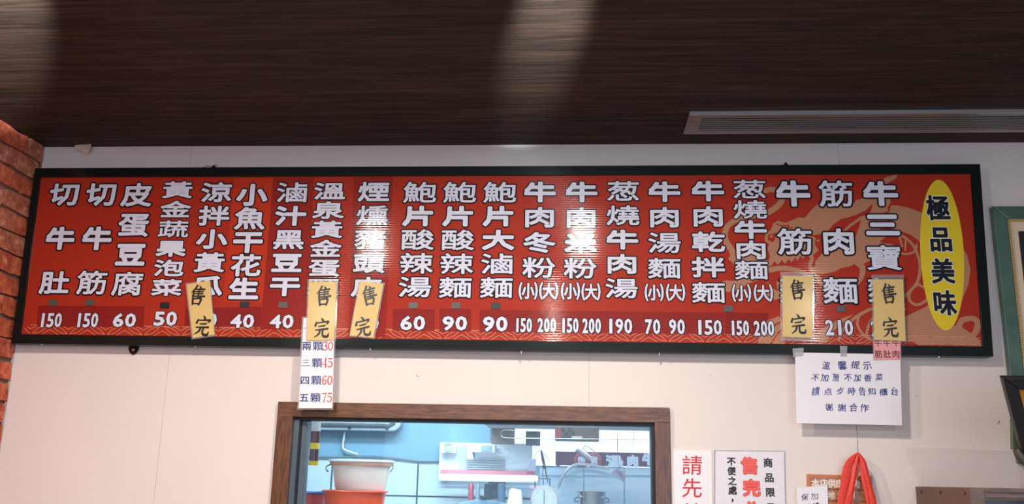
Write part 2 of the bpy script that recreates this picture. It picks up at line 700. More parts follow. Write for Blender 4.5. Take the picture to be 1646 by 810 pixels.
def brick_mat(i, c1, c2, c3):
    m = bpy.data.materials.new('brick_%d' % i)
    m.use_nodes = True
    nt = m.node_tree
    b = nt.nodes['Principled BSDF']
    b.inputs['Roughness'].default_value = .85
    tc = nt.nodes.new('ShaderNodeTexCoord')
    oi = nt.nodes.new('ShaderNodeObjectInfo')
    n = nt.nodes.new('ShaderNodeTexNoise')
    n.noise_dimensions = '4D'
    n.inputs['Scale'].default_value = 26
    n.inputs['Detail'].default_value = 7
    n.inputs['Roughness'].default_value = .7
    ml = nt.nodes.new('ShaderNodeMath')
    ml.operation = 'MULTIPLY'
    ml.inputs[1].default_value = 40
    nt.links.new(oi.outputs['Random'], ml.inputs[0])
    nt.links.new(ml.outputs[0], n.inputs['W'])
    nt.links.new(tc.outputs['Object'], n.inputs['Vector'])
    rp = nt.nodes.new('ShaderNodeValToRGB')
    e = rp.color_ramp.elements
    e[0].position = .34
    e[0].color = s2l(c1) + (1,)
    e[1].position = .72
    e[1].color = s2l(c3) + (1,)
    k = e.new(.52)
    k.color = s2l(c2) + (1,)
    nt.links.new(n.outputs['Fac'], rp.inputs[0])
    nt.links.new(rp.outputs[0], b.inputs['Base Color'])
    bp = nt.nodes.new('ShaderNodeBump')
    bp.inputs['Strength'].default_value = .7
    bp.inputs['Distance'].default_value = .004
    nt.links.new(n.outputs['Fac'], bp.inputs['Height'])
    nt.links.new(bp.outputs[0], b.inputs['Normal'])
    return m


BM = [brick_mat(0, (112, 52, 36), (186, 84, 54), (232, 172, 142)), brick_mat(1, (136, 58, 36), (198, 92, 58), (226, 150, 118)), brick_mat(2, (128, 72, 56), (190, 108, 78), (236, 190, 164))]


def brick_mesh(L, H, D, sd):
    rnd = random.Random(sd)
    bm = bmesh.new()
    bmesh.ops.create_cube(bm, size=1)
    bmesh.ops.subdivide_edges(bm, edges=[e for e in bm.edges if abs(e.verts[0].co.y - e.verts[1].co.y) > .5], cuts=2)
    for v in bm.verts:
        v.co.x *= D
        v.co.y *= L
        v.co.z *= H
        if v.co.x > 0:
            v.co.y += rnd.uniform(-.004, .004)
            v.co.z += rnd.uniform(-.004, .004)
            v.co.x += rnd.uniform(-.003, .002)
    me = bpy.data.meshes.new('brick')
    bm.to_mesh(me)
    bm.free()
    me.materials.append(BM[sd % 3])
    return me


CH = 0.081
full = [brick_mesh(.212, .068, .03, i) for i in range(9)]
half = [brick_mesh(.101, .068, .03, i) for i in range(9)]
proto = None
for row in range(22):
    z = ZC + .006 - CH * (row + .5)
    y = -0.003
    k = 0
    while y > -1.55:
        hf = (k == 0 and row % 2 == 0)
        L = .101 if hf else .212
        me_ = random.choice(half if hf else full)
        o = bpy.data.objects.new('brick', me_)
        COL.objects.link(o)
        o.parent = wl
        o.location = (XL - .015 + random.uniform(-.002, .0015), y - L / 2, z + random.uniform(-.002, .002))
        o.rotation_euler = (random.uniform(-.012, .012), 0, random.uniform(-.01, .01))
        y -= L + .011
        k += 1

# ---- ceiling vent
vt = empty('ceiling_vent', ((VX0 + VX1) / 2, -.23, ZC), 'long brushed aluminium slot vent set in the dark ceiling', 'vent')
alu = mat('brushed_aluminium', (176, 160, 152), rough=.38, metal=.75, noise=((3, 90, 90), (150, 138, 132), 1))
b = MB()
zv = ZC - .008
b.box((VX0, VY0, ZC + .002), (VX1, VY0 + .034, zv))
b.box((VX0, VY1 - .030, ZC + .002), (VX1, VY1, zv))
b.box((VX0, VY0 + .034, ZC + .002), (VX0 + .05, VY1 - .030, zv))
b.box((VX1 - .05, VY0 + .034, ZC + .002), (VX1, VY1 - .030, zv))
b.build('vent_frame', alu, vt)
b = MB().box((VX0, VY0 - .004, ZC + .002), (VX1, VY0, zv - .006))
b.build('frame_lip', mat('bright_aluminium', (225, 222, 220), rough=.3, metal=.8), vt)
MB().box((VX0 + .03, VY0 + .025, ZC + .09), (VX1 - .03, VY1 - .025, ZC + .075)).build('duct_back', mat('duct_black', (16, 18, 18), rough=.8), vt)
sl = mat('vent_slat', (150, 152, 152), rough=.45, metal=.5)
n = 7
me_ = None
for i in range(n):
    y = VY0 + .044 + (VY1 - VY0 - .084) * i / (n - 1)
    if me_ is None:
        m0 = MB()
        m0.box((VX0 + .045, -.0045, -.004), (VX1 - .045, .0045, -.002))
        s0 = m0.build('slat', sl, vt)
        me_ = s0.data
        s = s0
    else:
        s = bpy.data.objects.new('slat', me_)
        COL.objects.link(s)
        s.parent = vt
    s.location = Vector((0, y, ZC - .002)) - Vector(vt['base'])
for (x, y) in ((VX0 + .022, VY0 + .09),):
    MB().lathe((x, y, zv - .001), [(.004, 0), (.004, .002)], 10).build('screw', sl, vt)

# ================================================================== MENU BOARD
YF = -0.055       # front of the frame
YP = -0.047       # printed face
bo = [at(51.5, 270, YF), at(1575.5, 263.5, YF), at(1597, 573, YF), at(18, 552, YF)]
bi = [at(64.5, 284.5, YF), at(1561, 279, YF), at(1580, 557, YF), at(32.5, 537, YF)]
bo[0].x = max(bo[0].x, XL + .006)
bo[3].x = max(bo[3].x, XL + .006)
board = empty('menu_board', ((bo[2].x + bo[3].x) / 2, YF / 2, bo[3].z), 'long red menu board in a black frame hanging under the ceiling', 'sign')
framem = mat('black_frame_lacquer', (6, 17, 16), rough=.5, coat=.35, spec=.15, coat_rough=.12, bump=((2, 30, 150), .5, .002))
for a, b_ in ((0, 1), (1, 2), (2, 3), (3, 0)):
    MB().hexa([bo[a], bo[b_], bi[b_], bi[a]], (0, .048, 0)).build('frame_rail', framem, board, bevel=.0012)
red = ribbed('red_print', (165, 44, 25))
bp_ = [at(60, 280, YP), at(1566, 275, YP), at(1584, 561, YP), at(28, 541, YP)]
panel = MB().hexa(bp_, (0, .03, 0)).build('printed_panel', red, board)
# hanging fittings
tabm = mat('black_metal_tab', (22, 24, 25), rough=.35, metal=.6)
stl = mat('zinc_steel', (190, 192, 195), rough=.3, metal=1.0)
c = at(215, 560, -.006)
tabp = [(-.019, .025), (.019, .025), (.0195, -.004), (.012, -.018), (0, -.0245), (-.012, -.018), (-.0195, -.004)]
b = MB()
b.add([(c.x + a, y, c.z + z) for y in (-.008, -.003) for a, z in tabp], [tuple(range(7)), tuple(range(13, 6, -1))] + [(i, (i + 1) % 7, 7 + (i + 1) % 7, 7 + i) for i in range(7)])
tb = b.build('hanging_tab', tabm, board)
MB().lathe((c.x, -.0095, c.z - .006), [(.0055, 0), (.005, .003)], 12, 'Y').build('screw', stl, sub(tb))
for px, py in ((344, 268), (1263, 263.5)):
    p = at(px, py, -.02)
    MB().add([(p.x + a, y, p.z + z) for y in (-.022, -.019) for a, z in ((-.013, -.012), (-.003, .006), (.003, .006), (.013, -.012))],
             [(0, 1, 2, 3), (7, 6, 5, 4), (0, 4, 5, 1), (1, 5, 6, 2), (2, 6, 7, 3), (3, 7, 4, 0)]).build('hanging_tab', tabm, board)
p = at(338, 266, -.02)
MB().tube([at(325, 270, -.02), at(333, 266, -.02), at(340, 268, -.02), at(347, 264, -.02), at(350, 267, -.02)], .0012, 6).build('hanging_wire', tabm, board)
b = MB()
for px, py in ((66, 553.6), (313, 557), (595, 562), (838, 567), (1060, 570), (1510, 574)):
    p = at(px, py, -.052)
    b.lathe((p.x, -.046, p.z + .004), [(.004, -.006), (.004, .002)], 10)
b.build('frame_clips', stl, board)

# --- dragon silhouette (flat print)
tan = ribbed('tan_print', (176, 124, 96))
YD = YP - .0004


def P(l, Y=YD):
    return [P2(x, y, Y) for x, y in l]


polys = []


def triangulate(pts):
    V = [Vector(q) for q in pts]
    ov, oe, of, _, _, fo = delaunay_2d_cdt(V, [], [list(range(len(V)))], 1, 1e-6)
    return [[tuple(ov[i]) for i in f] for f, s in zip(of, fo) if s]


def ccw(pts):
    a = sum(pts[i][0] * pts[(i + 1) % len(pts)][1] - pts[(i + 1) % len(pts)][0] * pts[i][1] for i in range(len(pts)))
    return pts if a > 0 else pts[::-1]


def shape(px):
    polys.extend(triangulate(ccw(P(px))))


def px_stroke(pts, wd, lst=None, Y=YD, k=5):
    wp = [x * .00230 for x in (wd if isinstance(wd, (list, tuple)) else (wd, wd))]
    (polys if lst is None else lst).extend(stroke_polys(spline(P(pts, Y), k), wp, 6))


# whisker
px_stroke([(1231, 307), (1240, 304), (1251, 309), (1257, 320), (1250, 331), (1235, 341), (1210, 347), (1187, 352), (1171, 362), (1165, 376), (1168, 390), (1176, 402), (1182, 418)], (9, 9, 10, 9, 9, 10, 11))
# head and horns
shape([(1229, 382), (1232, 374), (1239, 370), (1243, 359), (1250, 355), (1263, 358), (1283, 349.5), (1294, 350), (1302, 340), (1317, 325.5), (1330, 316), (1344, 322), (1352, 330), (1366, 334),
       (1376, 322), (1395, 316), (1411, 306), (1416, 292), (1424, 285), (1442.5, 280), (1441, 286), (1424, 296), (1414, 310), (1404, 326), (1392, 338), (1372, 347), (1352, 352), (1340, 360),
       (1330, 372), (1316, 377), (1303, 378), (1318, 386), (1309, 392), (1316, 402), (1303, 414), (1295, 410), (1291, 416), (1287, 411), (1282, 419), (1278, 414), (1272, 422), (1268, 416), (1262, 424), (1257, 418), (1250, 426), (1245, 420), (1239, 428), (1234, 424), (1238, 412), (1234, 400), (1236, 392), (1230, 388)])
# upper jaw left lump
shape([(1170, 416), (1176, 408), (1185, 412), (1198, 408), (1208, 411), (1214, 420), (1206, 424), (1196, 420), (1190, 428), (1180, 425), (1176, 421)])
px_stroke([(1205, 413), (1218, 418), (1232, 424)], (10, 12))
# mane and neck
shape([(1350, 372), (1366, 358), (1381, 348), (1396, 346), (1401, 336), (1404, 320), (1416, 312), (1430, 318), (1432, 325), (1426, 334), (1430, 342), (1427, 355), (1431, 362), (1418, 369), (1428, 378),
       (1414, 388), (1426, 396), (1440, 402), (1420, 412), (1404, 416), (1388, 424), (1392, 430), (1380, 422), (1366, 428), (1352, 431), (1343, 436), (1322, 441), (1305, 436), (1300, 431), (1311, 428), (1310, 421), (1321, 408), (1330, 403), (1322, 396), (1332, 388), (1344, 386)])
# lower jaw and curled tongue
px_stroke([(1236, 434), (1258, 431), (1282, 435), (1303, 444), (1322, 457)], (9, 8, 5))
px_stroke([(1168, 460), (1184, 458), (1206, 449), (1222, 444)], (20, 12, 8))
shape([(1232, 450), (1240, 462), (1250, 468), (1248, 452), (1256, 455), (1262, 476), (1246, 482), (1232, 474), (1238, 466)])
px_stroke([(1302, 403), (1305, 416), (1302, 430), (1318, 448), (1326, 455)], (5, 6, 5, 6))
# body rising behind the oval
shape([(1429, 345), (1432, 330), (1442, 330), (1461, 334), (1480, 341), (1500, 352), (1530, 370), (1549, 400), (1555, 411), (1560, 433), (1557, 456), (1548, 478), (1541, 500), (1525, 530),
       (1505, 545), (1500, 554), (1480, 555), (1472, 552), (1468, 543), (1473, 539), (1504, 520), (1490, 500), (1510, 480), (1520, 450), (1515, 420), (1500, 400), (1478, 388), (1465, 378), (1445, 370), (1431, 368)])
shape([(1430, 512), (1455, 509), (1470, 502), (1490, 489), (1510, 500), (1512, 520), (1490, 532), (1472, 540), (1480, 548), (1460, 549), (1440, 548)])
# coils
for l, wd in (([(1428, 374), (1448, 378), (1466, 392), (1476, 412), (1479, 430), (1475, 452), (1463, 468), (1452, 478)], 4.5),
              ([(1420, 392), (1438, 396), (1452, 408), (1470, 404), (1474, 390)], 3.5), ([(1446, 380), (1450, 396)], 3.5), ([(1456, 385), (1455, 402)], 3),
              ([(1476, 456), (1463, 468), (1462, 482), (1474, 490), (1490, 482), (1500, 470)], 4.5), ([(1474, 456), (1490, 464), (1500, 466)], 4),
              ([(1378, 423), (1386, 430), (1385, 444), (1378, 456)], (9, 9, 5)),
              ([(1455, 497), (1430, 502), (1405, 496), (1385, 504), (1368, 516), (1355, 530), (1348, 546)], (4, 5, 4)),
              ([(1382, 505), (1378, 520), (1386, 536), (1400, 546)], 4), ([(1420, 500), (1400, 515), (1392, 540)], 4),
              ([(1550, 513), (1565, 512), (1572, 520), (1568, 534), (1560, 540)], (7, 9, 10, 6)), ([(1540, 530), (1545, 516), (1556, 512)], 9),
              ([(1510, 530), (1508, 520), (1516, 518)], 5)):
    px_stroke(l, wd)
shape([(1300, 548), (1318, 530), (1345, 515), (1372, 505), (1352, 521), (1336, 535), (1328, 551)])
shape([(1218, 552), (1222, 532), (1232, 516), (1252, 508), (1262, 520), (1262, 553)])
shape([(1530, 522), (1545, 525), (1560, 535), (1576, 548), (1577, 556), (1500, 554), (1500, 545), (1522, 532)])
V, F_ = union(polys)
pr = Print()
pr.poly2(V, F_)
dr = pr.build('dragon_print', tan, YD, board)
# red cuts inside the tan shape
polys_cut = []
YC = YD - .0003
for l in ([(1339, 366), (1352, 356), (1370, 347), (1384, 344), (1402, 332), (1400, 340), (1384, 347), (1366, 360), (1356, 370)],
          [(1235, 377), (1248, 374), (1246, 384), (1243, 389), (1234, 386)], [(1358, 372), (1371, 362), (1384, 353), (1381, 365), (1374, 384), (1366, 376)]):
    polys_cut.extend(triangulate(ccw(P(l, YC))))
for l, wd in (([(1248, 360), (1258, 363), (1268, 362), (1266, 366), (1274, 366)], 2.0), ([(1300, 378), (1314, 381), (1311, 388), (1318, 394)], 2.4),
              ([(1416, 369), (1440, 370), (1462, 382), (1478, 394)], 3), ([(1452, 505), (1480, 496), (1498, 484)], 2),
              ([(1418, 345), (1428, 340)], 2.5), ([(1420, 372), (1432, 366)], 2.5), ([(1233, 540), (1244, 524), (1258, 516)], 2.5), ([(1240, 552), (1250, 536), (1260, 528)], 2.5), ([(1446, 548), (1438, 540)], 2)):
    px_stroke(l, wd, polys_cut, YC)
V, F_ = union(polys_cut)
pr = Print()
pr.poly2(V, F_)
pr.build('dragon_detail', red, YC, board)
pr = Print()
V, F_ = union(stroke_polys(P([(1239.5, 380), (1240.5, 380)], YC - .0002), .010, 8))
pr.poly2(V, F_)
pr.build('dragon_eye', tan, YC - .0002, board)

# --- overlaid strips
YS = YP - .0010
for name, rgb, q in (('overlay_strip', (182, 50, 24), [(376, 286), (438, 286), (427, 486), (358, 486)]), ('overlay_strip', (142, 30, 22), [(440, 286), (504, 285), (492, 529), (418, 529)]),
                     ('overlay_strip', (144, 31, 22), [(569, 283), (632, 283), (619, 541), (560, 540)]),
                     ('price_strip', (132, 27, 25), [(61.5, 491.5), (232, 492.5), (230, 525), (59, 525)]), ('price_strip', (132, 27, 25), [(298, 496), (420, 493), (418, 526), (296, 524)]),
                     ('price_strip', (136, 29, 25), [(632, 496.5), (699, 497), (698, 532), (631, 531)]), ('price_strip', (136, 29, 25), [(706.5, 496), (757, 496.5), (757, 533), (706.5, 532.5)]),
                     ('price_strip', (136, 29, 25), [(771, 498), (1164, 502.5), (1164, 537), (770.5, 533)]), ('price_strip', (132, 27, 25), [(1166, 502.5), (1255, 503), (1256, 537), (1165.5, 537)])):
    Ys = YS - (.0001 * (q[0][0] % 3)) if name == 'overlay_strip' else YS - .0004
    if name == 'price_strip' and q[0][0] == 1166:
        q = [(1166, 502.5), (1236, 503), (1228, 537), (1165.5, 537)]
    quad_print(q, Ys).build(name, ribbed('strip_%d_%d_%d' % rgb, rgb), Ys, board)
    # raised tape edge along the top of the strip
# --- border pattern
pl = []
YB = YP - .0008
line = ribbed('pale_line_print', (206, 140, 108))


def bord(x, v):
    """v 0..1 down the strip at the bottom of the print"""
    x0, x1 = 36, 1578
    t = (x - x0) / (x1 - x0)
    yt = 521.5 + t * (541 - 521.5)
    yb = 537 + t * (556 - 537)
    return (x, yt + (yb - yt) * v)


def bstroke(pts, wd=1.15):
    pl.append((pts, wd))


groups = []
x = 19.8
while x < 1600:
    L = []
    for sgn in (-1, 1):
        L.append([(x + sgn * 28, .92), (x + sgn * 20, .40), (x + sgn * 9, .10), (x + sgn * 4, .04)])
        L.append([(x + sgn * 28, .92), (x + sgn * 17, .78), (x + sgn * 9, .42), (x + sgn * 4, .04)])
        L.append([(x + sgn * 13, 1.0), (x + sgn * 6, .70), (x, .50)])
        L.append([(x + sgn * 30, .45), (x + sgn * 24, .22), (x + sgn * 16, .03)])
    L.append([(x - 31, .02), (x + 31, .02)])
    vis = [l for l in L]
    groups.append(vis)
    x += 60.2
pr = Print()
for g_ in groups:
    ps = []
    for l in g_:
        l = [(a, v) for a, v in l if 37 <= a <= 1577]
        if len(l) < 2: continue
        ps += stroke_polys(spline([P2(*bord(a, v), YB) for a, v in l], 4), [.95 * .0023] * 2, 5)
    if not ps: continue
    V, F_ = union(ps)
    pr.poly2(V, F_)
pr.build('border_pattern', line, YB, board)

# --- lettering
ink = ribbed('white_print', (214, 216, 232))
edge = ribbed('dark_outline_print', (26, 14, 20))
YO, YI = YP - .0018, YP - .0023


def char_part(name, parent, ch, x, y, w_, h_, grow, out):
    """one printed character: dark outline and white face in one mesh"""
    fi, ou = Print(), Print()
    put_char((fi, ou), ch, x, y, w_, h_, YI, grow=grow, out=out)
    n = len(ou.v)
    vs = [(a, YO, b) for a, b in ou.v] + [(a, YI, b) for a, b in fi.v]
    fs = ou.f + [tuple(i + n for i in f) for f in fi.f]
    fs = [f[::-1] if sum(vs[f[i]][0] * vs[f[(i + 1) % len(f)]][2] - vs[f[(i + 1) % len(f)]][0] * vs[f[i]][2] for i in range(len(f))) < 0 else f for f in fs]
    me = mesh(name, vs, fs)
    me.materials.append(edge)
    me.materials.append(ink)
    k = len(ou.f)
    for i, p in enumerate(me.polygons):
        p.material_index = 0 if i < k else 1
    o = bpy.data.objects.new(name, me)
    COL.objects.link(o)
    o.parent = parent
    return o


def holder(name):
    o = bpy.data.objects.new(name, None)
    COL.objects.link(o)
    o.parent = board
    o.location = -Vector(board['base'])
    o.empty_display_size = .02
    return o


def col(chars, pts, wpx, hpx, extra=()):
    """one dish: characters at the given centres + its size words"""
    h = holder('dish_name')
    for ch, (x, y) in zip(chars, pts):
        char_part('character', h, ch, x, y, wpx, hpx, None, .062)
    for ch, x, y, ww, hh in extra:
        char_part('character', h, ch, x, y, ww, hh, .03, .05)


def lin(a, b, n):
    return [(a[0] + (b[0] - a[0]) * i / (n - 1), a[1] + (b[1] - a[1]) * i / (n - 1)) for i in range(n)]


def sizes(xs, ys, xd, yd):
    return [('(', xs - 12.5, ys, 6, 28), ('小', xs, ys, 20, 26), (')', xs + 12.5, ys, 6, 28), ('(', xd - 12.5, yd, 6, 28), ('大', xd, yd, 20, 26), (')', xd + 12.5, yd, 6, 28)]


col('切牛肚', [(104, 312), (97, 383), (88, 454)], 46, 37)
col('切牛筋', [(163, 312), (156, 383), (148, 454)], 47, 38)
col('皮蛋豆腐', [(220, 313), (215, 361), (210, 409), (205, 456)], 48, 38)
col('黃金蔬果泡菜', lin((285.6, 305), (268, 462), 6), 47, 27)
col('涼拌小黃瓜', lin((348, 309), (333, 459), 5), 48, 32)
col('小魚干花生', lin((405, 313), (392, 464), 5), 48, 36)
col('滷汁黑豆干', lin((470, 309), (458, 460), 5), 49, 32)
col('溫泉黃金蛋顆', lin((530, 307), (519, 461), 6), 49, 28)
col('煙燻豬頭皮', lin((601, 308), (590, 461), 5), 49, 32)
col('鮑片酸辣湯', lin((675, 309), (667, 461), 5), 51, 33)
col('鮑片酸辣麵', lin((739, 309), (732, 462), 5), 51, 33)
col('鮑片大滷麵', lin((803.5, 309), (798, 462), 5), 51, 33)
col('牛肉冬粉', lin((868, 308.5), (866, 430), 4), 51, 33, sizes(849, 467.5, 882, 467.5))
col('牛肉米粉', lin((935, 308.5), (932.5, 431), 4), 51, 33, sizes(917, 468, 950, 469))
col('葱燒牛肉湯', lin((1002, 307), (999, 463), 5), 51, 32)
col('牛肉湯麵', lin((1068, 308), (1068, 431), 4), 51, 33, sizes(1051.5, 470, 1086, 470))
col('牛肉乾拌麵', lin((1138, 307), (1139, 470), 5), 52, 33)
col('葱燒牛肉麵', lin((1205, 304), (1208, 434), 5), 52, 30, sizes(1192, 471, 1227, 471))
col('牛筋麵', [(1275, 311), (1278, 388), (1282, 466)], 55, 42)
col('筋肉麵', [(1344, 311), (1348, 388), (1351, 466.6)], 54, 42)
col('牛三寶麵', [(1415.5, 311), (1418.6, 361), (1421, 414), (1424, 466)], 56, 40)


def price(s, x, y, wpx, hpx):
    h = holder('price')
    n = len(s)
    step = wpx / n
    for i, ch in enumerate(s):
        char_part('digit', h, ch, x + (i - (n - 1) / 2) * step, y, step * (.90 if ch != '1' else .74), hpx, .048 if step > 16 else .034, .055)


for s, x, y, w_, h_ in (('150', 81, 514.5, 38, 23), ('150', 139.5, 514.5, 38, 23), ('60', 200, 514.5, 39, 22), ('50', 266, 512, 39, 23), ('50', 330, 514, 39, 23), ('40', 389.5, 516, 40, 22),
                        ('40', 453, 516.5, 40, 22), ('50', 590, 519, 40, 23), ('60', 663.5, 519, 42, 23), ('90', 731, 519.5, 42, 23), ('90', 796, 520.5, 42, 24),
                        ('150', 841, 522.5, 29, 23), ('200', 879, 522.5, 31, 23), ('150', 915.5, 523, 30, 24), ('200', 951, 523.5, 31, 24), ('190', 995.5, 524, 43, 24), ('70', 1049, 525, 26, 24), ('90', 1088, 525, 27, 24),
                        ('150', 1139, 526, 44, 24), ('150', 1188.5, 527, 32, 24), ('200', 1228, 527.5, 34, 24), ('160', 1285, 527, 40, 24), ('210', 1349, 526.5, 46, 25), ('200', 1421, 528, 44, 25)):
    price(s, x, y, w_, h_)
# small dark patches over the prices
for x, y, dark in ((85, 486.5, 0), (144, 486, 0), (264.5, 490.5, 1), (393, 489.5, 1), (455, 490, 0), (664.5, 490.7, 0), (733, 491, 0), (797, 491.5, 1), (1171, 496, 0), (1352, 496, 0)):
    q = [(x - 7, y - 4.7), (x + 7.6, y - 4.7), (x + 7, y + 5), (x - 7.5, y + 5)]
    MB().hexa([at(a, b, YP - .0035) for a, b in q], (0, .0016, 0)).build('dark_patch', mat('patch_black' if dark else 'patch_grey', (22, 26, 28) if dark else (82, 76, 70), rough=.4), board)

# yellow oval
pts = []
for k in range(64):
    a = 2 * PI * k / 64
    u_, v_ = math.sin(a), -math.cos(a)
    pts.append((1514.5 + 35 * u_ + 6.0 * v_, 410 + 121 * v_))
yel = ribbed('yellow_print', (222, 196, 44))
pr = Print()
pr.poly2(P(pts, YP - .0012), [tuple(range(64))])
ov = pr.build('yellow_oval', yel, YP - .0012, board)
navy = ribbed('navy_print', (22, 30, 48))
wht = ribbed('oval_white_print', (228, 222, 190))
fi, ou = Print(), Print()
for ch, x, y in zip('極品美味', (1508, 1512, 1515.5, 1518.5), (334, 384, 435.5, 486.5)):
    put_char((fi, ou), ch, x, y, 37, 41, YI, grow=.032, out=.035)
ou.build('slogan_outline', wht, YO, sub(ov))
fi.build('slogan', navy, YI, ov)

# ================================================================== LAMINATED NOTES
paper_y = mat('pale_yellow_card', (216, 184, 116), rough=.5, coat=.3, coat_rough=.15, bump=((40, 40, 40), .15, .002))
paper_w = mat('white_paper', (232, 228, 234), rough=.5, coat=.4, coat_rough=.12, bump=((14, 14, 14), .15, .003))
ink_k = mat('black_brush_ink', (26, 22, 20), rough=.4)
lamm = clear('laminate_sheet', haze=.16, rgb=(240, 225, 225), gloss=.25, rough=.1, wob=.15)


def sheet(name, q, Y, m, parent, thick=.0008):
    return MB().hexa([at(x, y, Y) for x, y in q], (0, thick, 0)).build(name, m, parent)


def note(q, lam, chars, Y, rot, label):
    c = at(sum(a for a, b in q) / 4, max(b for a, b in q), Y)
    r = empty('sold_out_note', c, label, 'note', 'yellow laminated sold-out notes on the menu board')
    sheet('card', q, Y, paper_y, r)
    sheet('laminate', lam, Y + .0012, lamm, r, .0004)
    pr = Print()
    for ch, x, y in chars:
        brush(pr, ch, x, y, 27, 31, Y - .0005, rot, 1.45)
    pr.build('lettering', ink_k, Y - .0005, r)
    return r


def expand(q, l, t, rr, b):
    return [(q[0][0] - l, q[0][1] - t), (q[1][0] + rr, q[1][1] - t), (q[2][0] + rr, q[2][1] + b), (q[3][0] - l, q[3][1] + b)]


q = [(300, 457), (337, 451), (344.5, 538), (310, 543)]
note(q, expand(q, 2, 1.5, 1.5, 2.5), [('售', 317, 475), ('完', 325.5, 523.5)], -.061, -.13, 'yellow sold-out note over the fifth dish from the left, tilted left at top')
q = [(496.5, 453), (541, 453), (537, 546), (493.5, 547)]
note(q, expand(q, 2.2, 4.5, 3, 1.5), [('售', 519.5, 476), ('完', 517, 527)], -.064, 0, 'yellow sold-out note covering the top of the white egg price slip')
q = [(578.7, 452), (616.4, 456), (600, 543), (562.6, 539)]
note(q, expand(q, 1.5, 1.5, 2.5, 2), [('售', 593, 475.5), ('完', 583, 525)], -.061, .13, 'yellow sold-out note leaning right, left of the first price of 60 by the centre')
q = [(1257.7, 443), (1306.4, 444), (1306.4, 543), (1258, 541)]
note(q, expand(q, 3.5, 6, 2.5, 6), [('售', 1281, 466), ('完', 1283, 521)], -.061, 0, 'yellow sold-out note above the handwritten white notice, left of the price 210')
q = [(1403.8, 449), (1451.8, 449), (1455.5, 548), (1405, 546)]
note(q, expand(q, 3, 7.5, 1, 1.5), [('售', 1428, 472.5), ('完', 1431, 526)], -.064, 0, 'yellow sold-out note above the small pink slip, nearest the yellow oval')

# price slip
q = [(488, 511), (538, 510), (534, 656), (480, 656)]
Y = -.060
sp = empty('price_slip', at(507, 656, Y), 'white laminated slip with four blue and red egg prices hanging below the board', 'note')
sheet('paper', q, Y, paper_w, sp)
sheet('laminate', expand(q, 2.5, 2, 2, 2.5), Y + .0012, lamm, sp, .0004)
blue = mat('blue_ink', (36, 62, 122), rough=.5)
rdi = mat('red_ink', (200, 44, 44), rough=.5)
pb, prd = Print(), Print()
rows = [('兩', '30', 493, 511, 527, 556), ('三', '45', 491, 509.5, 526.3, 583), ('四', '60', 490, 508.3, 525.8, 611), ('五', '75', 488.8, 507, 525.6, 639)]
for a, dgt, x0, x1, x2, y in rows:
    if a == '三':
        brush(pb, '三', x0, y, 15, 13, Y - .0005)
    else:
        put_char((pb, None), a, x0, y, 15, 14, Y - .0005, grow=.022, lean=-.05)
    put_char((pb, None), '顆', x1, y, 16, 15, Y - .0005, grow=.015, lean=-.05)
    for k, dd in enumerate(dgt):
        brush(prd, 'd' + dd, x2 - 4.3 + 8.6 * k, y, 8.4, 14.5, Y - .0005, 0, 1.35)
for x in (488.5, 492.5):
    V, F_ = union(stroke_polys([P2(x, 527.5, Y), P2(x + 2, 527, Y)], .0022))
    pb.poly2(V, F_)
pb.build('blue_lettering', blue, Y - .0005, sp)
prd.build('red_numbers', rdi, Y - .0005, sp)

# pink slip
q = [(1404, 545), (1447, 545), (1447.5, 577.5), (1405, 578.5)]
Y = -.0605
pk = empty('pink_slip', at(1426, 578, Y), 'small pink paper slip with three dark characters under a sold-out note', 'note')
sheet('paper', q, Y, mat('pink_paper', (236, 158, 160), rough=.6), pk)
sheet('laminate', expand(q, 1.5, 1, 1.5, 1), Y + .0012, lamm, pk, .0004)
pr = Print()
for ch, x in zip('筋肚肉', (1412, 1426.3, 1440)):
    put_char((pr, None), ch, x, 569, 12, 12, Y - .0005, grow=.012)
for x in (1411, 1425.5, 1440):
    put_char((pr, None), '牛', x, 551, 11, 12, Y - .0005, grow=.012)
pr.build('lettering', mat('dark_red_ink', (84, 34, 40), rough=.5), Y - .0005, pk)

# handwritten notice
q = [(1278, 566.5), (1447, 569.5), (1450, 683.5), (1280, 680)]
Y = -.0590
hn = empty('handwritten_notice', at(1365, 683, Y), 'white handwritten sheet in blue ink hanging below the right end of the board', 'notice')
sheet('paper', q, Y, paper_w, hn)
pen = mat('blue_pen_ink', (34, 48, 128), rough=.5)
pr = Print()
for text, xs, y, s in (('溫馨提示', (1328, 1354, 1375, 1394), 587, 13.5), ('不加葱不加香菜', (1310.4, 1326, 1343.8, 1363, 1378.7, 1395, 1413), 607, 12),
                       ('請点歺時告知櫃台', (1311, 1331, 1350.6, 1368.7, 1386, 1401.6, 1420, 1438), 629, 12.5), ('謝謝合作', (1333, 1353.5, 1372, 1389.6), 655, 13)):
    for ch, x in zip(text, xs):
        k = random.uniform(.88, 1.05)
        put_char((pr, None), ch, x, y + random.uniform(-.8, .8), s * k, s * random.uniform(.9, 1.1), Y - .0005, grow=.014, lean=random.uniform(-.05, .22), jit=.035, rot=random.uniform(-.06, .08))
pr.build('handwriting', pen, Y - .0005, hn)
tp = clear('adhesive_tape', haze=.25, rgb=(230, 225, 220), gloss=.3, rough=.15, wob=.2)
b = MB()
for qq in ([(1274, 560), (1292, 559), (1291, 572), (1275, 574)], [(1350, 556), (1362, 556), (1361, 573), (1351, 573)]):
    b.hexa([at(x, y, Y - .0012) for x, y in qq], (0, .0004, 0))
b.build('tape', tp, hn)

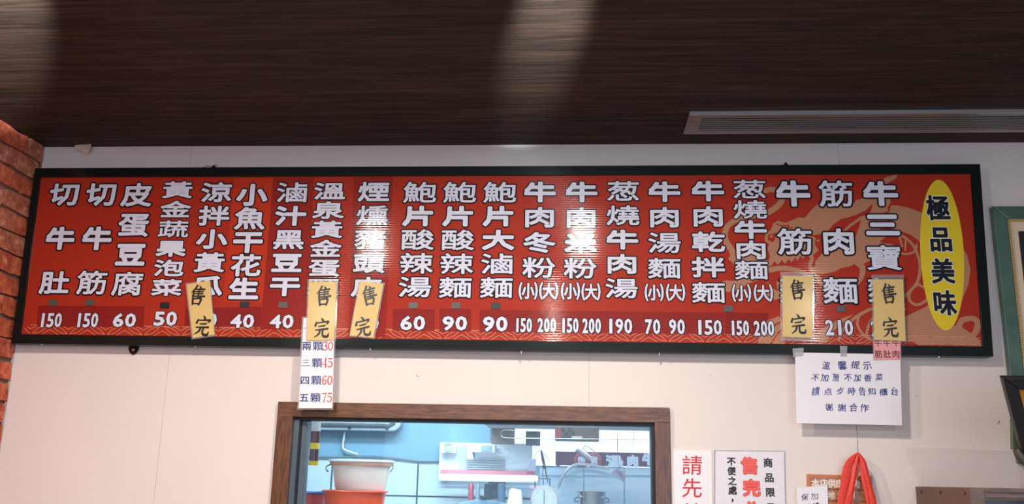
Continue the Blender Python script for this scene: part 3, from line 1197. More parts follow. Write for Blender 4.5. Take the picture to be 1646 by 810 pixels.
# ================================================================== LOWER NOTICES ON THE WALL
Y = -.004
n1 = empty('red_letter_notice', at(1112, 810, Y), 'white laminated notice with large red characters beside the wooden window frame', 'notice')
q = [(1081, 723), (1144, 724.5), (1146, 930), (1080, 930)]
sheet('laminate', q, Y, mat('laminate_white', (236, 226, 222), rough=.25, coat=.6), n1, .003)
sheet('paper', [(1087, 729), (1138, 730), (1140, 924), (1086, 924)], Y - .0012, paper_w, n1)
pr = Print()
for ch, y in (('請', 747.5), ('先', 784), ('結', 824), ('帳', 862)):
    put_char((pr, None), ch, 1112.5, y, 31, 31, Y - .0018, grow=.006, lean=.05)
pr.build('lettering', rdi, Y - .0018, n1)

n2 = empty('dotted_notice', at(1205, 810, Y), 'grey dotted notice with red outlined and black characters', 'notice')
dm = mat('dotted_paper', (236, 230, 236), rough=.35, coat=.4)
nt = dm.node_tree
tc = nt.nodes.new('ShaderNodeTexCoord')
mp = nt.nodes.new('ShaderNodeMapping')
mp.inputs['Rotation'].default_value = (0, PI / 4, 0)
mp.inputs['Scale'].default_value = (180, 180, 180)
sx_ = nt.nodes.new('ShaderNodeSeparateXYZ')
nt.links.new(tc.outputs['Object'], mp.inputs[0])
nt.links.new(mp.outputs[0], sx_.inputs[0])


def mth(op, a, b_=None):
    n_ = nt.nodes.new('ShaderNodeMath')
    n_.operation = op
    for i_, v_ in enumerate((a, b_)):
        if v_ is None: continue
        if isinstance(v_, (int, float)):
            n_.inputs[i_].default_value = v_
        else:
            nt.links.new(v_, n_.inputs[i_])
    return n_.outputs[0]


fx = mth('SUBTRACT', mth('FRACT', sx_.outputs[0]), .5)
fz = mth('SUBTRACT', mth('FRACT', sx_.outputs[2]), .5)
d2 = mth('ADD', mth('MULTIPLY', fx, fx), mth('MULTIPLY', fz, fz))
ms = mth('LESS_THAN', d2, .075)
mxn = nt.nodes.new('ShaderNodeMix')
mxn.data_type = 'RGBA'
mxn.inputs[6].default_value = s2l((236, 230, 236)) + (1,)
mxn.inputs[7].default_value = s2l((168, 160, 166)) + (1,)
nt.links.new(ms, mxn.inputs[0])
nt.links.new(mxn.outputs[2], nt.nodes['Principled BSDF'].inputs['Base Color'])
sheet('paper', [(1150, 725), (1260, 726), (1264, 930), (1149, 930)], Y, dm, n2, .0012)
sheet('laminate', [(1147, 723), (1262, 724), (1267, 932), (1147, 932)], Y + .002, lamm, n2, .0006)
pr = Print()
for ch, x, y in (('商', 1234.5, 743.5), ('品', 1236.5, 767.5), ('限', 1238, 791), ('量', 1239, 816)):
    put_char((pr, None), ch, x, y, 15, 15, Y - .0008, grow=.035)
for ch, x, y in (('不', 1175.5, 741.5), ('便', 1176, 757), ('之', 1177, 773), ('處', 1177.5, 788), ('，', 1181, 800)):
    put_char((pr, None), ch, x, y, 13.5, 14, Y - .0008, grow=.035)
pr.build('black_lettering', mat('black_ink', (24, 28, 36), rough=.5), Y - .0008, n2)
pr, ou = Print(), Print()
for ch, y in (('售', 748.5), ('完', 784), ('為', 820)):
    put_char((pr, ou), ch, 1205 + (y - 748) * .09, y, 27, 27, Y - .0012, grow=.025, out=.035)
ou.build('red_lettering', mat('bright_red_ink', (214, 42, 34), rough=.4), Y - .0009, n2)
pr.build('red_lettering_fill', mat('orange_red_ink', (232, 92, 78), rough=.4), Y - .0012, n2)

# wooden plaque
Y = -.012
pq = empty('wooden_plaque', at(1360, 810, Y), 'small orange-brown wooden plaque with white characters behind the red strap', 'sign')
pw1 = wood('plaque_wood', (150, 98, 66), (178, 124, 88), 'X', .4)
pw2 = mat('plaque_edge', (190, 118, 76), rough=.4)
q = [(1297.5, 762), (1402, 765), (1404, 930), (1299, 930)]
MB().hexa([at(x, y, Y) for x, y in q], (0, .011, 0)).build('backing', pw2, pq, bevel=.0015)
b = MB()
for q_ in ([(1303, 767), (1399, 769.5), (1400, 787), (1304, 785)], [(1303, 787.5), (1400, 789.5), (1400.5, 806), (1304, 804)], [(1304, 808), (1400.5, 810), (1401, 840), (1304, 840)]):
    MB().hexa([at(x, y, Y - .005) for x, y in q_], (0, .005, 0)).build('plaque_board', pw1, pq, bevel=.001)
pr = Print()
for ch, x in zip('本店供應牛肉', (1311, 1324.5, 1337, 1349.5, 1362.5, 1376)):
    put_char((pr, None), ch, x, 776.5 + (x - 1311) * .02, 13, 14, Y - .0055, grow=.03)
for ch, x in zip('產地澳洲', (1319, 1336.5, 1352, 1368)):
    put_char((pr, None), ch, x, 796, 12, 12, Y - .0055, grow=.01, jit=.02)
pr.build('lettering', mat('white_paint', (236, 226, 214), rough=.5), Y - .0055, pq)

Y = -.022
sn = empty('small_handwritten_note', at(1310, 810, Y), 'small white handwritten note stuck over the left of the wooden plaque', 'note')
sheet('paper', [(1281, 783.5), (1330, 780), (1334, 900), (1282, 900)], Y, paper_w, sn)
pr = Print()
for ch, x, y in (('保', 1293.5, 799), ('加', 1309.5, 797.5), ('辣', 1298, 815), ('請', 1311, 813)):
    put_char((pr, None), ch, x, y, 11, 11, Y - .0006, grow=.0, jit=.04, lean=.1)
pr.build('handwriting', mat('ink_dark_violet', (46, 40, 78), rough=.5), Y - .0006, sn)

# red strap hanging from a nail
Y = -.05
apex = at(1378, 728, -.03)
rs = empty('red_strap', apex, 'folded red ribbon strap hanging from a wall nail over the plaque', 'strap')
rdm = mat('red_ribbon', (226, 66, 50), rough=.55, noise=((60, 60, 200), (212, 50, 38), 1), bump=((200, 200, 200), .2, .001))


def ribbon(name, L, R, Y0):
    """closed ribbon strip: left edge and right edge pixel lists"""
    n = 14
    l = spline([at(x, y, yy) for x, y, yy in L], 4)
    r = spline([at(x, y, yy) for x, y, yy in R], 4)
    m_ = min(len(l), len(r))
    vs, fs = [], []
    for i in range(m_):
        a, b_ = Vector(l[i]), Vector(r[i])
        mid = (a + b_) / 2 + Vector((0, -.004, 0))
        for p_ in (a, mid, b_):
            vs.append(p_)
        for p_ in (a, mid, b_):
            vs.append(p_ + Vector((0, .0014, 0)))
    for i in range(m_ - 1):
        o_ = i * 6
        p_ = o_ + 6
        fs += [(o_, o_ + 1, p_ + 1, p_), (o_ + 1, o_ + 2, p_ + 2, p_ + 1), (o_ + 4, o_ + 3, p_ + 3, p_ + 4), (o_ + 5, o_ + 4, p_ + 4, p_ + 5), (o_ + 3, o_, p_, p_ + 3), (o_ + 2, o_ + 5, p_ + 5, p_ + 2)]
    fs += [(0, 3, 4, 1), (1, 4, 5, 2)]
    return MB().add(vs, fs).build(name, rdm, rs, smooth=True)


ribbon('strap_band', [(1378, 727, -.03), (1366, 735, -.035), (1357, 747, -.04), (1352, 768, -.045), (1346, 810, -.05), (1340, 860, -.05)],
       [(1381, 729, -.03), (1376, 739, -.035), (1370, 752, -.04), (1366, 775, -.045), (1358, 812, -.05), (1352, 860, -.05)], -.04)
ribbon('strap_band', [(1378, 729, -.045), (1375, 738, -.05), (1370, 758, -.055), (1364, 785, -.06), (1357, 812, -.06), (1350, 860, -.06)],
       [(1381, 731, -.045), (1380, 742, -.05), (1378, 758, -.055), (1374, 785, -.06), (1369, 812, -.06), (1362, 860, -.06)], -.05)
ribbon('strap_band', [(1378, 731, -.036), (1380, 742, -.04), (1383, 762, -.045), (1388, 785, -.05), (1393, 812, -.05), (1398, 860, -.05)],
       [(1381, 729, -.036), (1387, 742, -.04), (1392, 762, -.045), (1399, 785, -.05), (1404, 812, -.05), (1408, 860, -.05)], -.04)
ribbon('strap_band', [(1378, 728, -.05), (1383, 740, -.055), (1389, 762, -.06), (1395, 785, -.062), (1399, 812, -.062), (1404, 860, -.062)],
       [(1381, 727, -.05), (1392, 742, -.055), (1397, 762, -.06), (1403, 785, -.062), (1410, 812, -.062), (1416, 860, -.062)], -.05)
nail = MB()
nail.tube([(apex.x, .002, apex.z - .004), (apex.x, -.052, apex.z - .001)], .002, 8)
nail.build('nail', stl, rs)
tag(MB().tube([at(1377, 684, -.003), at(1378, 706, -.003), at(1378, 727, -.003)], .0006, 5).build('hanging_string', mat('pale_string', (176, 165, 160), rough=.7)), 'thin pale string running from white notice down to red strap', 'string')

# torn paper scrap under the ceiling
p = at(133, 236, -.03)
b = MB()
qa = [atz(127, 225, ZC - .002), atz(150, 229, ZC - .002)]
vs = [at(119, 229, -.02), at(148, 228, -.03), at(144, 240, -.04), at(141, 247, -.03), at(121, 240, -.02)]
vs = [Vector(v) for v in vs]
b.add(vs + [v + Vector((0, .001, 0)) for v in vs], [(0, 1, 2, 3, 4), (9, 8, 7, 6, 5)] + [(i, (i + 1) % 5, 5 + (i + 1) % 5, 5 + i) for i in range(5)])
b.build('torn_card', mat('tan_card', (232, 212, 188), rough=.8, noise=((40, 40, 40), (216, 194, 168), 1)))
o = bpy.data.objects['torn_card']
tag(o, 'torn scrap of tan cardboard stuck at the ceiling above the board left end', 'scrap')
# small wall holes
b = MB()
for px, py, r_ in ((670, 604, .0022), (674, 605, .0016), (1606, 678, .003), (1603, 656, .0015), (1604, 681, .002), (1143, 604, .0013), (1110, 261, .0015), (1474, 637, .0015), (672, 609, .0012)):
    p = at(px, py, -.0004)
    b.lathe((p.x, -.0006, p.z), [(r_, 0), (r_ * .8, .0008)], 8, 'Y')
hm = b.build('screw_hole_marks', mat('hole_brown', (110, 70, 45), rough=.9), wb)
tag(hm, kind='stuff')

# ================================================================== GREEN PICTURE FRAME, BLACK PICTURE, CABINET
Y = -.03
gp = empty('green_picture_frame', at(1640, 735, Y), 'green framed picture with cream mat at the right edge of wall', 'picture')
o4 = [at(1603, 331, Y), None, None, at(1631, 745, Y)]
xl0, xl1, zt, zb = o4[0].x, o4[3].x, o4[0].z, o4[3].z
xl = (xl0 + xl1) / 2
XW = .62
grn = mat('green_frame_paint', (62, 92, 82), rough=.4, noise=((14, 14, 14), (78, 108, 96), 1), coat=.3)


def ring(x0, z0, x1, z1, t, Ya, d):
    """four mitred rails as quads"""
    O = [(x0, Ya, z1), (x1, Ya, z1), (x1, Ya, z0), (x0, Ya, z0)]
    I = [(x0 + t, Ya, z1 - t), (x1 - t, Ya, z1 - t), (x1 - t, Ya, z0 + t), (x0 + t, Ya, z0 + t)]
    return [([O[i], O[(i + 1) % 4], I[(i + 1) % 4], I[i]], (0, d, 0)) for i in range(4)]


for qd, d in ring(xl, zb, xl + XW, zt, .050, Y, .029):
    MB().hexa(qd, d).build('frame_rail', grn, gp, bevel=.004)
gold = mat('gold_beading', (206, 172, 110), rough=.35, metal=.4)
b = MB()
for qd, d in ring(xl + .050, zb + .05, xl + XW - .05, zt - .05, .008, Y + .002, .02):
    b.hexa(qd, d)
z = zt - .054
while z > zb + .06:
    b.lathe((xl + .054, Y, z), [(.001, -.002), (.0035, 0), (.001, .002)], 6)
    z -= .009
b.build('gold_beading', gold, gp)
MB().box((xl + .05, Y + .012, zb + .05), (xl + XW - .05, Y + .02, zt - .05)).build('mat_board', mat('cream_mat', (228, 205, 176), rough=.8, bump=((200, 200, 200), .2, .001)), gp)
MB().box((xl + .088, Y + .009, zb + .1), (xl + XW - .088, Y + .013, zt - .095)).build('picture', mat('dark_picture', (30, 32, 34), rough=.4), gp)

# black framed picture leaning forward, nearer the camera
Yb = -.62
a0 = at(1612, 607, Yb)
a1 = at(1652, 760, Yb + .10)
bk = empty('black_framed_picture', at(1646, 745, Yb), 'black framed amber picture leaning forward in front of green frame', 'picture')
blk = mat('black_picture_frame', (18, 18, 18), rough=.4)
dirv = (a1 - a0).normalized()
Wv = Vector((.45, -.02, .0))
n_ = Wv.cross(dirv).normalized()
if n_.y > 0: n_ = -n_
Ln = .24
t = .038
O = [a0, a0 + Wv, a0 + Wv + dirv * Ln, a0 + dirv * Ln]
wv = Wv.normalized()
I = [a0 + wv * t + dirv * t, a0 + Wv - wv * t + dirv * t, a0 + Wv - wv * t + dirv * (Ln - t), a0 + wv * t + dirv * (Ln - t)]
for i in range(4):
    MB().hexa([O[i], O[(i + 1) % 4], I[(i + 1) % 4], I[i]], -n_ * .03).build('frame_rail', blk, bk, bevel=.003)
MB().hexa([p_ - n_ * .012 for p_ in I], -n_ * .008).build('amber_panel', mat('amber_print', (206, 140, 40), rough=.4, noise=((9, 9, 9), (180, 110, 30), 1)), bk)
ga = at(1630, 670, -.5)
MB().hexa([at(1628, 672, -.53), at(1650, 672, -.53), at(1652, 724, -.5), at(1629, 722, -.5)], (0, .02, 0)).build('green_support', mat('olive_support', (78, 96, 66), rough=.5), bk)
MB().tube([at(1634, 722, -.52), at(1640, 733, -.52), at(1650, 744, -.52)], [.012, .015, .012], 10).build('support_knuckle', mat('grey_brown_metal', (92, 84, 78), rough=.45, metal=.5), bk, smooth=True)
STAND = at(1650, 744, -.52)

# brown cabinet at lower right
zt_ = at(1475, 786, -.02).z
xa = at(1475, 800, -.02).x
dep = -.50
xf = xa
zfr = at(1578, 779, dep).z
zt_ = (zt_ + zfr) / 2
cb = empty('brown_cabinet', (xa + .5, dep / 2, 0), 'dark brown glass-fronted cabinet standing against the wall at lower right', 'cabinet')
cbw = mat('cabinet_side_brown', (104, 78, 68), rough=.5, noise=((8, 8, 8), (92, 66, 56), 1))
cfw = wood('cabinet_front_wood', (120, 100, 92), (92, 76, 70), 'X', .5, .1)
XE = xa + .95
MB().box((xa, dep + .02, .0), (xa + .018, -.006, zt_)).build('side_panel', cbw, cb, bevel=.001)
MB().box((XE - .018, dep + .02, .0), (XE, -.006, zt_)).build('side_panel', cbw, cb, bevel=.001)
MB().box((xa + .018, dep + .02, zt_ - .018), (XE - .018, -.006, zt_ - .001)).build('top_panel', cbw, cb)
MB().box((xa + .018, -.02, .05), (XE - .018, -.010, zt_ - .018)).build('back_panel', cbw, cb)
MB().box((xa - .002, dep, .0), (xa + .034, dep + .02, zt_)).build('front_stile', cfw, cb, bevel=.001)
MB().box((XE - .034, dep, .0), (XE, dep + .02, zt_)).build('front_stile', cfw, cb, bevel=.001)
MB().tube([STAND, STAND + Vector((.06, .05, -.02)), (STAND.x + .07, -.42, zt_ + .0095)], .009, 10).build('support_pole', mat('grey_brown_metal', (0, 0, 0)), bk, smooth=True)
b = MB()
b.box((xa + .034, dep + .001, zt_ - .035), (XE - .034, dep + .02, zt_))
b.box((xa + .034, dep - .003, zt_ - .012), (XE - .034, dep + .001, zt_ - .004))
b.box((xa + .034, dep - .003, zt_ - .028), (XE - .034, dep + .001, zt_ - .020))
b.build('front_rail', cfw, cb)
MB().box((xa + .034, dep + .008, .1), (XE - .034, dep + .014, zt_ - .035)).build('glass_door', mat('dark_glass', (12, 18, 20), rough=.15, coat=.5), cb)
for yy in (-.06, -.24, dep + .06):
    MB().lathe((xa - .0015, yy, zt_ - .018), [(.006, 0), (.005, .002)], 12, 'X').build('screw', mat('screw_dark', (48, 36, 32), rough=.5), cb)

# ================================================================== KITCHEN WINDOW
OX0, OX1, OZ1 = at(440, 735, -.02).x, at(1078, 735, -.02).x, at(740, 650, -.02).z
IX0, IX1, IZ1 = at(466, 735, -.02).x, at(1053, 735, -.02).x, at(740, 674, -.02).z
OZ0 = WZ0 - .06
wn = empty('window_1', ((WX0 + WX1) / 2, 0, WZ0), 'pass-through window to the kitchen with reddish brown wooden casing', 'window')
wn['kind'] = 'structure'
cas = wood('window_casing_wood', (78, 44, 24), (122, 76, 42), 'X', .4, .35)
casz = wood('window_casing_wood_upright', (74, 42, 25), (114, 70, 40), 'Z', .4, .35)
MB().box((OX0, -.02, IZ1), (OX1, .0, OZ1)).build('window_casing', cas, wn, bevel=.0015)
MB().box((OX0, -.02, OZ0), (IX0, .0, IZ1)).build('window_casing', casz, wn, bevel=.0015)
MB().box((IX1, -.02, OZ0), (OX1, .0, IZ1)).build('window_casing', casz, wn, bevel=.0015)
MB().box((IX0, -.02, OZ0), (IX1, .0, WZ0)).build('window_casing', cas, wn, bevel=.0015)
bkf = mat('window_black_rubber', (18, 20, 22), rough=.5)
alg = mat('window_grey_aluminium', (96, 108, 118), rough=.4, metal=.4, noise=((30, 30, 4), (80, 92, 102), 1))
gx0, gx1, gz1 = at(492, 735, .05).x, at(1046, 735, .05).x, at(740, 680.5, .05).z
MB().box((IX0, .0, gz1), (IX1, .075, IZ1 + .002)).build('window_header', bkf, wn)
MB().box((gx1, .0, WZ0), (IX1 + .002, .075, gz1)).build('window_jamb', bkf, wn)
MB().box((IX0 - .002, -.0, WZ0), (at(477, 735, .0).x, .07, gz1)).build('window_jamb', alg, wn)
MB().box((at(477, 735, .02).x, .02, WZ0), (at(482, 735, .02).x, .07, gz1)).build('window_channel', bkf, wn)
MB().box((at(482, 735, .03).x, .025, WZ0), (gx0 + .004, .075, gz1)).build('window_sash_stile', alg, wn, bevel=.002)
gl = clear('window_glass', haze=.015, rgb=(190, 220, 240), gloss=.12, rough=.01, tint=(.93, .98, 1.0))
MB().box((gx0, .045, WZ0), (gx1, .049, gz1)).build('pane', gl, wn)

# ================================================================== KITCHEN
KY = 2.0
KX0, KX1 = XL, 1.6
blue_p = mat('kitchen_blue_paint', (118, 166, 192), rough=.5, noise=((3, 3, 3), (108, 158, 188), 1))
hx0, hx1 = at(787, 720, KY).x, at(1046, 720, KY).x       # opening to the street
hz0, hz1 = at(900, 749, KY).z, at(900, 688, KY).z
b = MB()
b.box((KX0, KY, 0), (hx0, KY + .1, 2.45))
b.box((hx1, KY, 0), (KX1 + .8, KY + .1, 2.45))
b.box((hx0, KY, 0), (hx1, KY + .1, hz0))
b.box((hx0, KY, hz1), (hx1, KY + .1, 2.45))
kw = b.build('wall_kitchen', blue_p)
tag(kw, 'pale blue kitchen wall with large white tiles', kind='structure')
kc = MB().box((XL - .1, .13, 2.45), (XR, KY + .1, 2.55)).build('ceiling_kitchen', mat('kitchen_ceiling', (190, 200, 205), rough=.7))
tag(kc, kind='structure')
kr = MB().box((KX1 + .8, .12, 0), (KX1 + .9, 3.4, 2.45)).build('wall_kitchen_right', blue_p)
tag(kr, kind='structure')
tile = mat('kitchen_tile', (190, 216, 230), rough=.2, coat=.5, noise=((4, 4, 4), (178, 208, 226), 1))
tz1 = at(672, 741, KY).z
th = .199
tw = .505
tx = at(672, 760, KY).x
tm = None
b = MB()
for r_ in range(5):
    for k in range(-3, 6):
        x0 = tx + k * tw + .005
        x1 = x0 + tw - .010
        z1 = tz1 - r_ * th - .003
        z0 = z1 - th + .009
        x0, x1 = max(x0, KX0 + .01), min(x1, KX1 + .7)
        if x1 - x0 < .05: continue
        if x1 > hx0 - .0 and x0 < hx1 and z1 > hz0:
            if x0 < hx0 - .05:
                x1 = hx0
            else:
                z1 = hz0 - .004
            if z1 - z0 < .02: continue
        MB().box((x0, KY - .008, z0), (x1, KY, z1)).build('tile', tile, kw)
grout = MB().box((KX0, KY - .003, tz1 - 5 * th), (KX1 + .7, KY - .0005, hz0 - .01)).build('grout', mat('tile_grout', (48, 78, 92), rough=.9), kw)
sofm = mat('soffit_grey', (150, 158, 160), rough=.6)
tag(MB().box((hx0 - .0, KY - .5, at(900, 682, KY - .5).z), (hx1 + .4, KY, 2.45)).build('trim_1', sofm), kind='structure')

# light fitting on the blue wall (rounded metal tray)
p0, p1 = at(470, 690, KY - .06), at(646, 690, KY - .06)
zt1 = p0.z + .09
b = MB()
prof = []
x0, x1 = p0.x - .25, p1.x
zz0 = at(600, 692.5, KY - .09).z
n = 10
out = [(x0, zz0 + .11), (x1, zz0 + .11)] + [(x1 - .055 + .055 * math.cos(a), zz0 + .055 - .055 * math.sin(a)) for a in [PI / 2 * k / 6 for k in range(7)]] + [(x0, zz0)]
m_ = len(out)
b.add([(a, y, z) for y in (KY - .09, KY - .001) for a, z in out], [tuple(range(m_)), tuple(range(2 * m_ - 1, m_ - 1, -1))] + [(i, (i + 1) % m_, m_ + (i + 1) % m_, m_ + i) for i in range(m_)])
dk = empty('metal_tray', ((x0 + x1) / 2, KY, zz0), 'rounded pale metal housing on the kitchen wall above the bucket', 'housing')
hs = b.build('housing', mat('pale_metal', (160, 186, 198), rough=.35, metal=.3), dk, bevel=.006)
MB().tube([(x0, KY - .095, zz0 + .03), (x1 - .07, KY - .095, zz0 + .03), (x1 - .045, KY - .095, zz0 + .045), (x1 - .035, KY - .095, zz0 + .1)], .012, 8).build('rolled_edge', mat('grey_metal', (110, 126, 134), rough=.3, metal=.6), dk, smooth=True)
for px in (561, 622):
    pp = at(px, 690, KY - .1)
    MB().lathe((pp.x, KY - .10, zz0 + .014), [(.008, 0), (.008, .012)], 8, 'Y').build('bolt', mat('bolt_dark', (60, 66, 70), rough=.4, metal=.5), dk)

cab = mat('grey_white_cable', (205, 212, 212), rough=.5)
tag(MB().tube(spline([at(554, 694, KY - .04), at(553, 702, KY - .04), at(551, 718, KY - .03), at(556, 724, KY - .03), at(575, 730, KY - .02)], 5), .006, 8).build('white_cable', cab, smooth=True), 'white cable dropping from the metal housing behind the bucket', 'cable')
tag(MB().tube(spline([at(495, 734, KY - .02), at(540, 735, KY - .02), at(600, 734, KY - .02), at(640, 737, KY - .02), at(672, 741, KY - .02), at(706, 741, KY - .02), at(732, 736, KY - .02), at(790, 738, KY - .02)], 4), .006, 8).build('grey_cable', mat('grey_cable', (92, 116, 124), rough=.5), smooth=True),
    'grey cable running along the top edge of the kitchen tiles', 'cable')

# hanging maroon bottle
Yb_ = .35
cx = at(507, 700, Yb_).x
bt = empty('maroon_bottle', (cx, Yb_, at(503, 748, Yb_).z), 'maroon tube bottle with yellow bands behind the left window edge', 'bottle')


def zz(py, Y=Yb_, px=505):
    return at(px, py, Y).z


R_ = (at(512, 700, Yb_).x - at(498, 700, Yb_).x) / 2
mar = mat('maroon_plastic', (78, 26, 40), rough=.25, coat=.5)
MB().lathe((cx, Yb_, 0), [(R_, zz(745)), (R_, zz(693))], 20).build('body', mar, bt, smooth=True)
yb2 = mat('yellow_band', (216, 186, 40), rough=.4)
MB().lathe((cx, Yb_, 0), [(R_ + .001, zz(722)), (R_ + .001, zz(712))], 20).build('yellow_band', yb2, bt, smooth=True)
MB().lathe((cx, Yb_, 0), [(R_ + .001, zz(748)), (R_ + .002, zz(741))], 20).build('yellow_cap', yb2, bt, smooth=True)
MB().lathe((cx, Yb_, 0), [(R_ + .0008, zz(693)), (R_ + .0008, zz(672))], 20).build('paper_label', mat('grey_label', (170, 178, 184), rough=.5), bt, smooth=True)

MB().tube([(cx, Yb_, zz(674)), (cx, Yb_, 2.45)], .0015, 6).build('hanging_cord', bkf if 'bkf' in globals() else mar, bt)
# shelf for the buckets, white bucket, basins
Yk = 1.1
pc = at(579, 790, Yk)
sc_ = (at(640, 760, Yk).x - at(540, 760, Yk).x) / 100
bk2 = empty('white_bucket', (pc.x, Yk, pc.z), 'white plastic bucket with lid standing in the orange-red basin', 'bucket')
wp = mat('white_plastic', (246, 226, 214), rough=.35, trans=.0)
zb_ = pc.z + .0
zl = at(579, 741, Yk).z
MB().lathe((pc.x, Yk, zb_), [(37 * sc_, 0), (40 * sc_, .02), (47 * sc_, zl - zb_)], 40, cap1=False).build('body', wp, bk2, smooth=True)
MB().lathe((pc.x, Yk, zl), [(49 * sc_, -.022), (50.5 * sc_, -.012), (50 * sc_, -.006)], 40, cap0=False, cap1=False).build('rim_band', mat('peach_band', (222, 158, 128), rough=.4), bk2, smooth=True)
MB().lathe((pc.x, Yk, zl), [(51 * sc_, -.008), (52.5 * sc_, -.003), (52 * sc_, .004), (46 * sc_, .006), (10 * sc_, .004)], 40).build('lid', mat('lid_pale_blue', (196, 204, 226), rough=.3), bk2, smooth=True)
b = MB()
hd = [(pc.x - 50 * sc_ * math.cos(a), Yk - 50 * sc_ * math.sin(a), zl - .02 - .035 * math.sin(a)) for a in [PI * k / 16 for k in range(17)]]
hk = [(pc.x - 51 * sc_, Yk - .0, zl - .02), (pc.x - 55 * sc_, Yk - .02, zl - .028), (pc.x - 54 * sc_, Yk - .03, zl - .045), (pc.x - 50 * sc_, Yk - .04, zl - .052)]
b.tube(spline(hk, 4), .0035, 8)
b.tube([(pc.x + 50 * sc_, Yk, zl - .015), (pc.x + 52 * sc_, Yk - .02, zl - .03), (pc.x + 48 * sc_, Yk - .03, zl - .05)], .0035, 8)
b.build('bail_handle', mat('dark_steel', (84, 86, 92), rough=.4, metal=.6), bk2, smooth=True)

orr = mat('orange_red_plastic', (244, 88, 38), rough=.35, coat=.2, noise=((6, 6, 6), (226, 64, 28), 1))


def basin(name, label, c, r, h, m, rimm, sy=1.0):
    e = empty(name, (c[0], c[1], c[2] - h), label, 'basin')
    MB().lathe((c[0], c[1], c[2]), [(r * .80, -h), (r * .93, -.006), (r * .90, -.006), (r * .77, -h + .008)], 40, cap0=True, cap1=True, sy=sy).build('bowl', m, e, smooth=True)
    MB().lathe((c[0], c[1], c[2]), [(r * .92, -.008), (r, -.006), (r * 1.005, -.001), (r * .99, .001), (r * .91, 0)], 40, cap0=False, cap1=False, sy=sy).build('rim', rimm, e, smooth=True)
    return e


ct = MB()
zs = pc.z - .14
basin('orange_red_basin', 'orange-red plastic basin under the white bucket', (at(571, 790, Yk).x, Yk, at(571, 788.5, Yk).z), 52 * sc_, .16, orr, orr)
bk2c = at(579, 790, Yk)
c2 = at(495, 790, Yk + .2)
basin('blue_rimmed_basin', 'red basin with blue rim behind the left window edge', (c2.x - .0, Yk + .2, c2.z), .10, .13, mat('dull_red_plastic', (150, 44, 44), rough=.4), mat('blue_rim', (34, 76, 150), rough=.4))
sh = empty('kitchen_shelf', (-.4, 1.1, .0), 'steel kitchen shelf rack below the window view', 'shelf')
ssm = mat('stainless_steel', (176, 186, 192), rough=.28, metal=.9, noise=((3, 60, 60), (150, 160, 168), 1))
MB().box((XL + .05, .75, pc.z - .185), (-.95, 1.5, pc.z - .17)).build('shelf_board', ssm, sh)
for x in (XL + .08, -.98):
    for y in (.78, 1.47):
        MB().tube([(x, y, 0), (x, y, pc.z - .185)], .012, 8).build('leg', ssm, sh)

# bright reflection in the window glass, built as solid units, and a lamp
Yq = KY - .06
bx0, bx1 = at(706, 740, Yq).x, at(855, 740, Yq).x


def kb(name, px0, py0, px1, py1, Ya, d, m, parent=None, bevel=0):
    a, c_ = at(px0, (py0 + py1) / 2, Ya), at(px1, (py0 + py1) / 2, Ya)
    xm = (px0 + px1) / 2
    return MB().box((a.x, Ya, at(xm, py1, Ya).z), (c_.x, Ya + d, at(xm, py0, Ya).z)).build(name, m, parent, bevel=bevel)


pan = empty('glass_reflection_panel', ((bx0 + bx1) / 2, KY, at(780, 772, Yq).z), 'pale louvred panel on the kitchen tiles, shaped after a reflection in the glass', 'cabinet')
pw_ = mat('pale_panel', (214, 230, 238), rough=.3)
kb('back_panel', 706, 712, 855, 770, Yq, .05, pw_, pan)
lv = mat('louvre_grey', (160, 176, 184), rough=.4)
for k in range(5):
    kb('louvre', 750, 738 + k * 3.6, 812, 739.6 + k * 3.6, Yq - .012, .01, lv, pan)
kb('louvre_frame', 738, 716, 748, 756, Yq - .015, .014, mat('pale_blue_trim', (170, 205, 225), rough=.4), pan)
kb('red_strip', 708, 756, 850, 762, Yq - .02, .02, mat('pink_red_strip', (206, 120, 136), rough=.5), pan)
fu = empty('white_fan_unit', at(720, 730, Yq - .05), 'reflected square white unit with round fan grille at the panel left end', 'fan')
kb('casing', 707, 713, 733, 728, Yq - .06, .045, mat('unit_white', (236, 240, 244), rough=.4), fu, .003)
cc = at(720.5, 719.5, Yq - .066)
b = MB()
for rr in (.03, .022, .013):
    b.tube([(cc.x + rr * math.cos(2 * PI * k / 20), Yq - .064, cc.z + rr * .8 * math.sin(2 * PI * k / 20)) for k in range(20)], .002, 5, closed=True)
b.build('fan_grille', mat('grille_grey', (168, 192, 204), rough=.4), fu)
au = empty('white_appliance', at(777, 728, Yq - .08), 'reflected white appliance box with bracket left of the hanging hooks', 'appliance')
kb('casing', 758, 714, 796, 727, Yq - .10, .085, mat('unit_white', (0, 0, 0)), au, .004)
kb('front_label', 773, 716, 790, 725, Yq - .105, .006, mat('label_blue_grey', (150, 186, 206), rough=.4), au)
b = MB()
b.hexa([at(759, 727, Yq - .06), at(764, 727, Yq - .06), at(763, 739, Yq - .03), at(761, 736, Yq - .03)], (0, .01, 0))
b.build('bracket', mat('bracket_grey', (96, 112, 124), rough=.4), au)
MB().tube(spline([at(797, 720, Yq - .06), at(812, 719, Yq - .06), at(818, 727, Yq - .05), at(806, 731, Yq - .05), at(798, 729, Yq - .06)], 5), .005, 8).build('power_cord', mat('cord_white', (236, 240, 244), rough=.4), au, smooth=True)
lt = empty('tube_lamp', at(780, 767, Yq - .1), 'bright white fluorescent tube lamp under the pale reflection panel', 'lamp')
kb('diffuser', 706, 763, 864, 771.5, Yq - .10, .05, mat('tube_light', (240, 250, 255), emit=((235, 246, 255), 1.6)), lt, .006)
kb('housing', 706, 771.5, 864, 774, Yq - .10, .07, pw_, lt)

